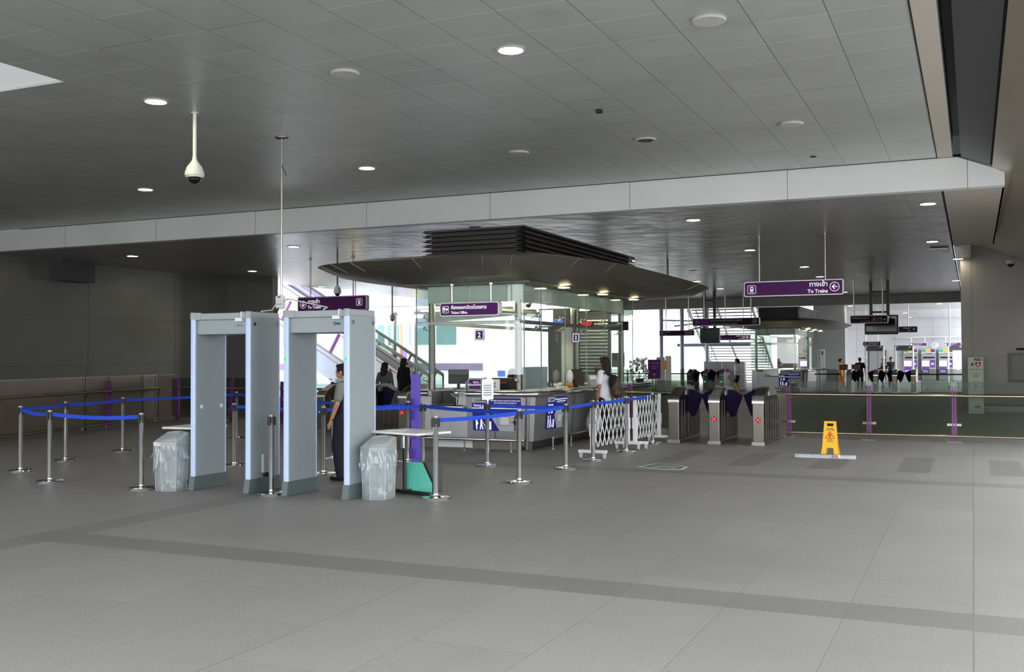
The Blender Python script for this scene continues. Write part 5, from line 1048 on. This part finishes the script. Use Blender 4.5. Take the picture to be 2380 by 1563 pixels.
for x,lab in ((-5.6,'brown board on a stand left of the person in black'),(-5.05,'brown board on a stand in front of the person in black')):
    t=thing('notice_board',lab,'board',(x,50.6,0)); MB().bx(-.19,.19,-.02,.02,1.0,1.27).build('panel',M['wood'],t); MB().tube([(0,0,.0),(0,0,1.0)],.015,6).bx(-.15,.15,-.12,.12,0,.02).build('stand',M['greyP'],t)
for x,lab in ((-7.97,'left tall white banner pillar behind the far ticket office'),(-7.6,'right tall white banner pillar behind the far ticket office')):
    t=thing('banner_stand',lab,'banner',(x,58.6,0)); MB().bx(-.13,.13,-.03,.03,.05,2.05).build('panel',M['white'],t); MB().bx(-.05,.05,-.034,-.03,1.75,1.95).bx(-.06,.06,-.034,-.03,.9,1.02).build('print',M['dgrey'],t); MB().bx(-.15,.15,-.12,.12,0,.05).build('base',M['greyP'],t)
FD=[]
FD.append(detector(-5.05,-4.12,55,'far metal detector with green lights in front of the lift door',1))
FD.append(detector(-3.62,-2.72,55,'far metal detector in front of the left ticket machine',0))
FD.append(detector(-1.15,-.38,55,'far metal detector cut off by the right wall corner',1))
for t in FD:
    for o in t.children_recursive:
        if o.name.split('.')[0] in ('side_panel','header_beam','top_cover'): o.data.materials[0]=M['dgrey']
        if o.name.split('.')[0]=='front_edge': o.data.materials[0]=M['white']
for i,(x,lab) in enumerate(((-4.38,'left purple and white ticket machine on the far wall'),(-3.24,'middle purple and white ticket machine on the far wall'),(-2.14,'right purple and white ticket machine on the far wall'))):
    t=thing('ticket_machine',lab,'ticket machine',(x,75.4,0),0,'ticket machines on the far wall')
    MB().bx(0,.9,0,.55,0,1.82).build('cabinet',M['counter'],t,bevel=.02); MB().prism([(0,1.84),(.9,1.84),(.9,1.92),(.45,1.86),(0,1.92)],-.04,.0).bx(0,.9,-.03,.5,1.86,2.15).build('header_box',M['white'],t,bevel=.01)
    for k,m in enumerate(('green','yellow','post')): MB().bx(.02+.29*k,.29+.29*k,-.04,-.03,1.92,2.13).build('colour_square',M[m],t)
    MB().bx(.1,.85,-.01,0,1.5,1.62).build('black_display',M['black'],t); MB().bx(.04,.5,-.012,0,.98,1.34).build('touch_screen',M['screenE'],t)
    v=emis('backlit violet panel',(120,60,190),.45)
    MB().bx(.55,.87,-.012,0,.88,1.4).bx(.04,.5,-.012,0,.45,.93).build('violet_panel',v,t); MB().bx(.1,.42,-.016,-.012,.55,.7).bx(.62,.8,-.016,-.012,1.05,1.2).build('coin_slot',M['greyP'],t)
t=thing('wall_clock','round white wall clock above the ticket machines','clock',(-2.42,75.98,2.42)); MB().lathe([(.01,.0),(.26,0),(.27,.03),(.24,.05),(.01,.05)],n=30,M=Matrix.Rotation(PI/2,4,'X')).build('clock_face',M['white'],t,smooth=True); MB().beam((0,-.055,0),(.1,-.055,.06),.004,.012).beam((0,-.055,0),(-.02,-.055,.16),.004,.01).build('hands',M['black'],t)
d=struct(MB().bx(-6.75,-5.55,75.9,76,0,2.1).build('door_2',M['steelD'])); MB().bx(-6.66,-6.12,75.86,75.9,0,2.02).build('leaf',M['wallP'],d); MB().bx(-6.09,-5.64,75.86,75.9,0,2.02).build('leaf',M['wallP'],d)
tag(MB().bx(-5.3,-5.1,75.93,75.99,1.2,1.5).build('call_panel',M['offwhite']),'small pale wall panel right of the lift door','panel')
tag(MB().bx(-4.95,-4.5,75.9,75.98,1.75,2.1).build('route_map',M['greyP']),'small printed notice left of the left ticket machine','notice')
tag(MB().prism([(-5.2,2.9),(1,2.9),(1,3.0),(-3,3.04)],74.6,75.99).build('machine_canopy',M['greyP']),'long shallow pale canopy over the ticket machine signs','canopy')
tag(MB().tube([(-1.05,55.3,4.5),(-1.05,55.3,2.2)],.03,8).build('hanging_conduit',M['steel'],smooth=True),'thin conduit dropping to the far detector at the right wall','conduit')
tag(MB().bx(-11.5,-10.35,51.0,51.4,0,1.42).bx(-12.4,-11.5,51.0,51.2,0,1.42).build('grey_enclosure',M['counter'],bevel=.02),'grey low enclosure behind the left group of far fare gates','enclosure')
# ------------------------------------------------------------------ far staircase rising towards the hall
t=thing('staircase','white open staircase seen from below beyond the far beam','staircase',(-11,56,0),0,None,1)
b=MB(); n=27; y0,y1=66.5,58.5
for i in range(n):
    y=y0-(y0-y1)*i/n; z=.17*(i+1); b.bx(-15.0,-11.4,y-.30,y,z-.055,z)
b.build('steps',M['white'],t)
b=MB()
for i in range(n):
    y=y0-(y0-y1)*i/n; z=.17*(i+1); b.bx(-15.0,-11.4,y-.312,y-.3,z-.055,z-.0)
b.build('nosings',M['dark'],t)
s=MB(); s.beam((-15.1,66.5,.1),(-15.1,58.4,4.45),.08,.3).beam((-13.4,66.6,.0),(-13.4,58.5,4.4),.08,.16).beam((-11.4,66.6,.0),(-11.4,58.5,4.4),.08,.16); s.build('stringer',M['white'],t)
r=MB(); r.tube([(-15.1,66.5,1.0),(-15.1,60.3,4.4)],.035,8).tube([(-11.7,66.0,1.2),(-11.7,60.3,4.4)],.035,8)
for i in range(7):
    y=66-i*.9; z=.3+(66-y)*.54; r.tube([(-15.1,y,z),(-15.1,y,z+.9)],.025,6).tube([(-11.7,y,z),(-11.7,y,z+.9)],.025,6)
r.build('handrail',M['steel'],t,smooth=True)
tag(MB().bx(-15.6,-11.4,57.8,58.1,2.25,2.43).build('landing_beam',M['bluegrey']),'pale grey landing beam crossing the far stairs','beam')
for x,y,lab in ((-15.45,54,'thin pale column in the far bright opening, left of two'),(-14.3,54,'thin pale column in the far bright opening, right of two'),(-13.66,57,'pale column beside the foot of the far stairs')):
    tag(MB().lathe([(.11,0),(.11,4.5)],(x,y,0),16).build('column',M['bluegrey'],smooth=True),lab,'column')
b=MB(); 
for k,(a,c) in enumerate((((-16.2,56.5,3.75),(-12.2,56.5,3.6)),((-15.4,56.5,3.4),(-12.2,56.5,3.75)),((-14.8,56.5,3.1),(-13.0,56.5,3.55)))): b.tube([a,c],.05,6)
tag(b.build('steel_struts',M['bluegrey']),'tangle of pale steel struts high in the far bright opening','struts')
# ------------------------------------------------------------------ escalators at left
def escalator(y,xl,zl,xu,lab,solid,posts,depth=1.2):
    t=thing('escalator',lab,'escalator',(xl,y,0),0,None,1); m=-.585; Z=lambda x:zl+(x-xl)*m
    for yy in (y,y+depth):
        r=MB(); r.beam((xu,yy,Z(xu)),(xl,yy,Z(xl)),.09,.09); r.build('handrail',M['balus'] if solid else M['steel'],t,bevel=.01)
        MB().prism([(xu,Z(xu)-.08),(xl,Z(xl)-.08),(xl+.02,max(Z(xl)-1.05,.02)),(xl-1.3,max(Z(xl-1.3)-1.05,.02)),(xu,Z(xu)-1.03)],yy-.012,yy+.012).build('balustrade_panel',M['balus'] if solid else M['glassG'],t)
        l=MB(); l.beam((xu,yy-.02,Z(xu)-.07),(xl,yy-.02,Z(xl)-.07),.02,.03).beam((xu,yy-.02,Z(xu)-1.03),(xl-1.0,yy-.02,Z(xl-1.0)-1.03),.02,.05).beam((xu,yy-.04,Z(xu)-1.25),(xl-1.3,yy-.04,Z(xl-1.3)-1.25),.02,.03).bx(xl-.03,xl+.03,yy-.03,yy+.02,0,Z(xl)); l.build('dark_edge',M['steelD'],t)
        p=MB()
        for x in posts:
            p.beam((x,yy-.03,Z(x)-.06),(x-.42,yy-.03,Z(x-.42)-1.02+.0),.03,.09)
        p.build('violet_post',M['post'],t)
    lo=max(Z(xl-1.0)-1.25,0)
    MB().prism([(xu,Z(xu)-1.04),(xl-1.1,Z(xl-1.1)-1.04),(xl-1.4,Z(xl-1.4)-1.24),(xu,Z(xu)-1.24)],y-.03,y+depth+.03).build('edge_cladding',M['bluegrey'],t)
    MB().prism([(xu,Z(xu)-1.27),(xl-1.5,Z(xl-1.5)-1.27),(xl-2.6,.55 if solid else .3),(xu-0,Z(xu)-2.1)],y,y+depth).build('truss_cladding',M['bluegrey'],t)
    s=MB(); k=int((xl-.5-xu)/.4)
    for i in range(k):
        x=xl-1-.4*i; s.bx(x-.4,x,y+.1,y+depth-.1,Z(x)-1.02,Z(x)-.86)
    s.build('steps',M['steelD'],t)
escalator(33,-19.54,1.11,-29.5,'nearer escalator with bright white solid balustrade behind the right metal detector',True,(-19.86,-22.15,-24.4))
escalator(36.2,-20.0,.96,-30.5,'farther escalator with glass balustrade behind the person in black',False,(-20.3,-21.5,-24))
# ------------------------------------------------------------------ outdoors at left
t=thing('office_building','white building with teal windows and a violet strip seen outside at left','building',(-46,70,-2),0,None,1)
MB().bx(-58,-34,70,78,-3,5.4).build('facade',M['outW'],t)
for x0,x1 in ((-50.2,-48.4),(-47.6,-45.9),(-45.3,-43.6),(-43.3,-42.72),(-42.35,-42.03),(-41.67,-41.38),(-40.42,-40.28),(-39.95,-38.4),(-38.0,-36.3)):
    MB().bx(x0,x1,69.92,70,2.7,4.4).build('window',M['outG'],t)
MB().bx(-41.06,-40.68,69.9,70,-1,5.2).build('violet_strip',M['outP'],t); MB().bx(-41.24,-41.08,69.85,69.95,-1,5.2).build('orange_lattice',M['outO'],t); MB().bx(-58,-34,69.9,70,.7,1.25).build('violet_band',mat('dull violet band',(120,92,130),.5),t); MB().bx(-58,-34,69.2,70,-3,-.4).build('ground_floor',M['bluegrey'],t)
tag(MB().bx(-46,-34.5,60,60.2,5.25,7.2).build('violet_panel_wall',M['outP']),'pale violet panelled wall high outside above the left entrance sign','wall panel')
t=thing('outdoor_canopy','pale angular canopy roof outside, behind the far escalator','canopy',(-29,50,3.7),0,None,1); MB().add([(-35,44,4.25),(-24.3,44,4.25),(-24.3,56,4.2),(-35,56,4.2),(-35,44.0,4.6),(-24.3,44,4.6),(-24.3,56,4.55),(-35,56,4.55)],[(0,3,2,1),(4,5,6,7),(0,1,5,4),(1,2,6,5),(2,3,7,6),(3,0,4,7)]).build('roof_edge',M['bluegrey'],t); MB().add([(-34,44.5,4.24),(-25,44.5,4.24),(-26.3,46,3.38),(-33,46,3.45),(-34,56,4.2),(-25,56,4.2)],[(0,1,2,3),(3,2,5,4),(1,5,2),(0,3,4)]).build('folded_soffit',M['white'],t)
for x,lab in ((-26.9,'grey round column outside under the pale canopy, left of two'),(-25.66,'grey round column outside under the pale canopy, right of two')):
    tag(MB().lathe([(.13,-1),(.13,3.9)],(x,45,0),16).build('column',M['counter'],smooth=True),lab,'column')
t=thing('wall_lamp','glowing white oval lamp near the glass edge of the ticket office','ceiling light',(-25.0,44.2,3.72)); MB().ell((0,0,0),(.28,.28,.09),18,8).build('lamp_face',M['lampY'],t,smooth='all')

# ------------------------------------------------------------------ light
W=bpy.data.worlds.new('overcast'); SC.world=W; W.use_nodes=True; nt=W.node_tree; bg=nt.nodes['Background']
tc=nt.nodes.new('ShaderNodeTexCoord'); sx=nt.nodes.new('ShaderNodeSeparateXYZ'); mr=nt.nodes.new('ShaderNodeMapRange'); mr.inputs[1].default_value=-.3; mr.inputs[2].default_value=.5
mixc=nt.nodes.new('ShaderNodeMix'); mixc.data_type='RGBA'; mixc.inputs[6].default_value=(.55,.56,.58,1); mixc.inputs[7].default_value=(.93,.97,1,1)
nt.links.new(tc.outputs['Generated'],sx.inputs[0]); nt.links.new(sx.outputs[2],mr.inputs[0]); nt.links.new(mr.outputs[0],mixc.inputs[0]); nt.links.new(mixc.outputs[2],bg.inputs[0]); bg.inputs[1].default_value=WORLD
SC.view_settings.view_transform='Standard'; SC.view_settings.look='None'; SC.view_settings.gamma=1; SC.view_settings.exposure=EXPO
try: SC.view_settings.use_curve_mapping=False
except Exception: pass
c=SC.cycles; c.use_denoising=True; c.use_adaptive_sampling=True; c.adaptive_threshold=.08; c.adaptive_min_samples=16; c.max_bounces=7; c.diffuse_bounces=4; c.glossy_bounces=3; c.transparent_max_bounces=20; c.sample_clamp_indirect=6; c.caustics_reflective=False; c.caustics_refractive=False
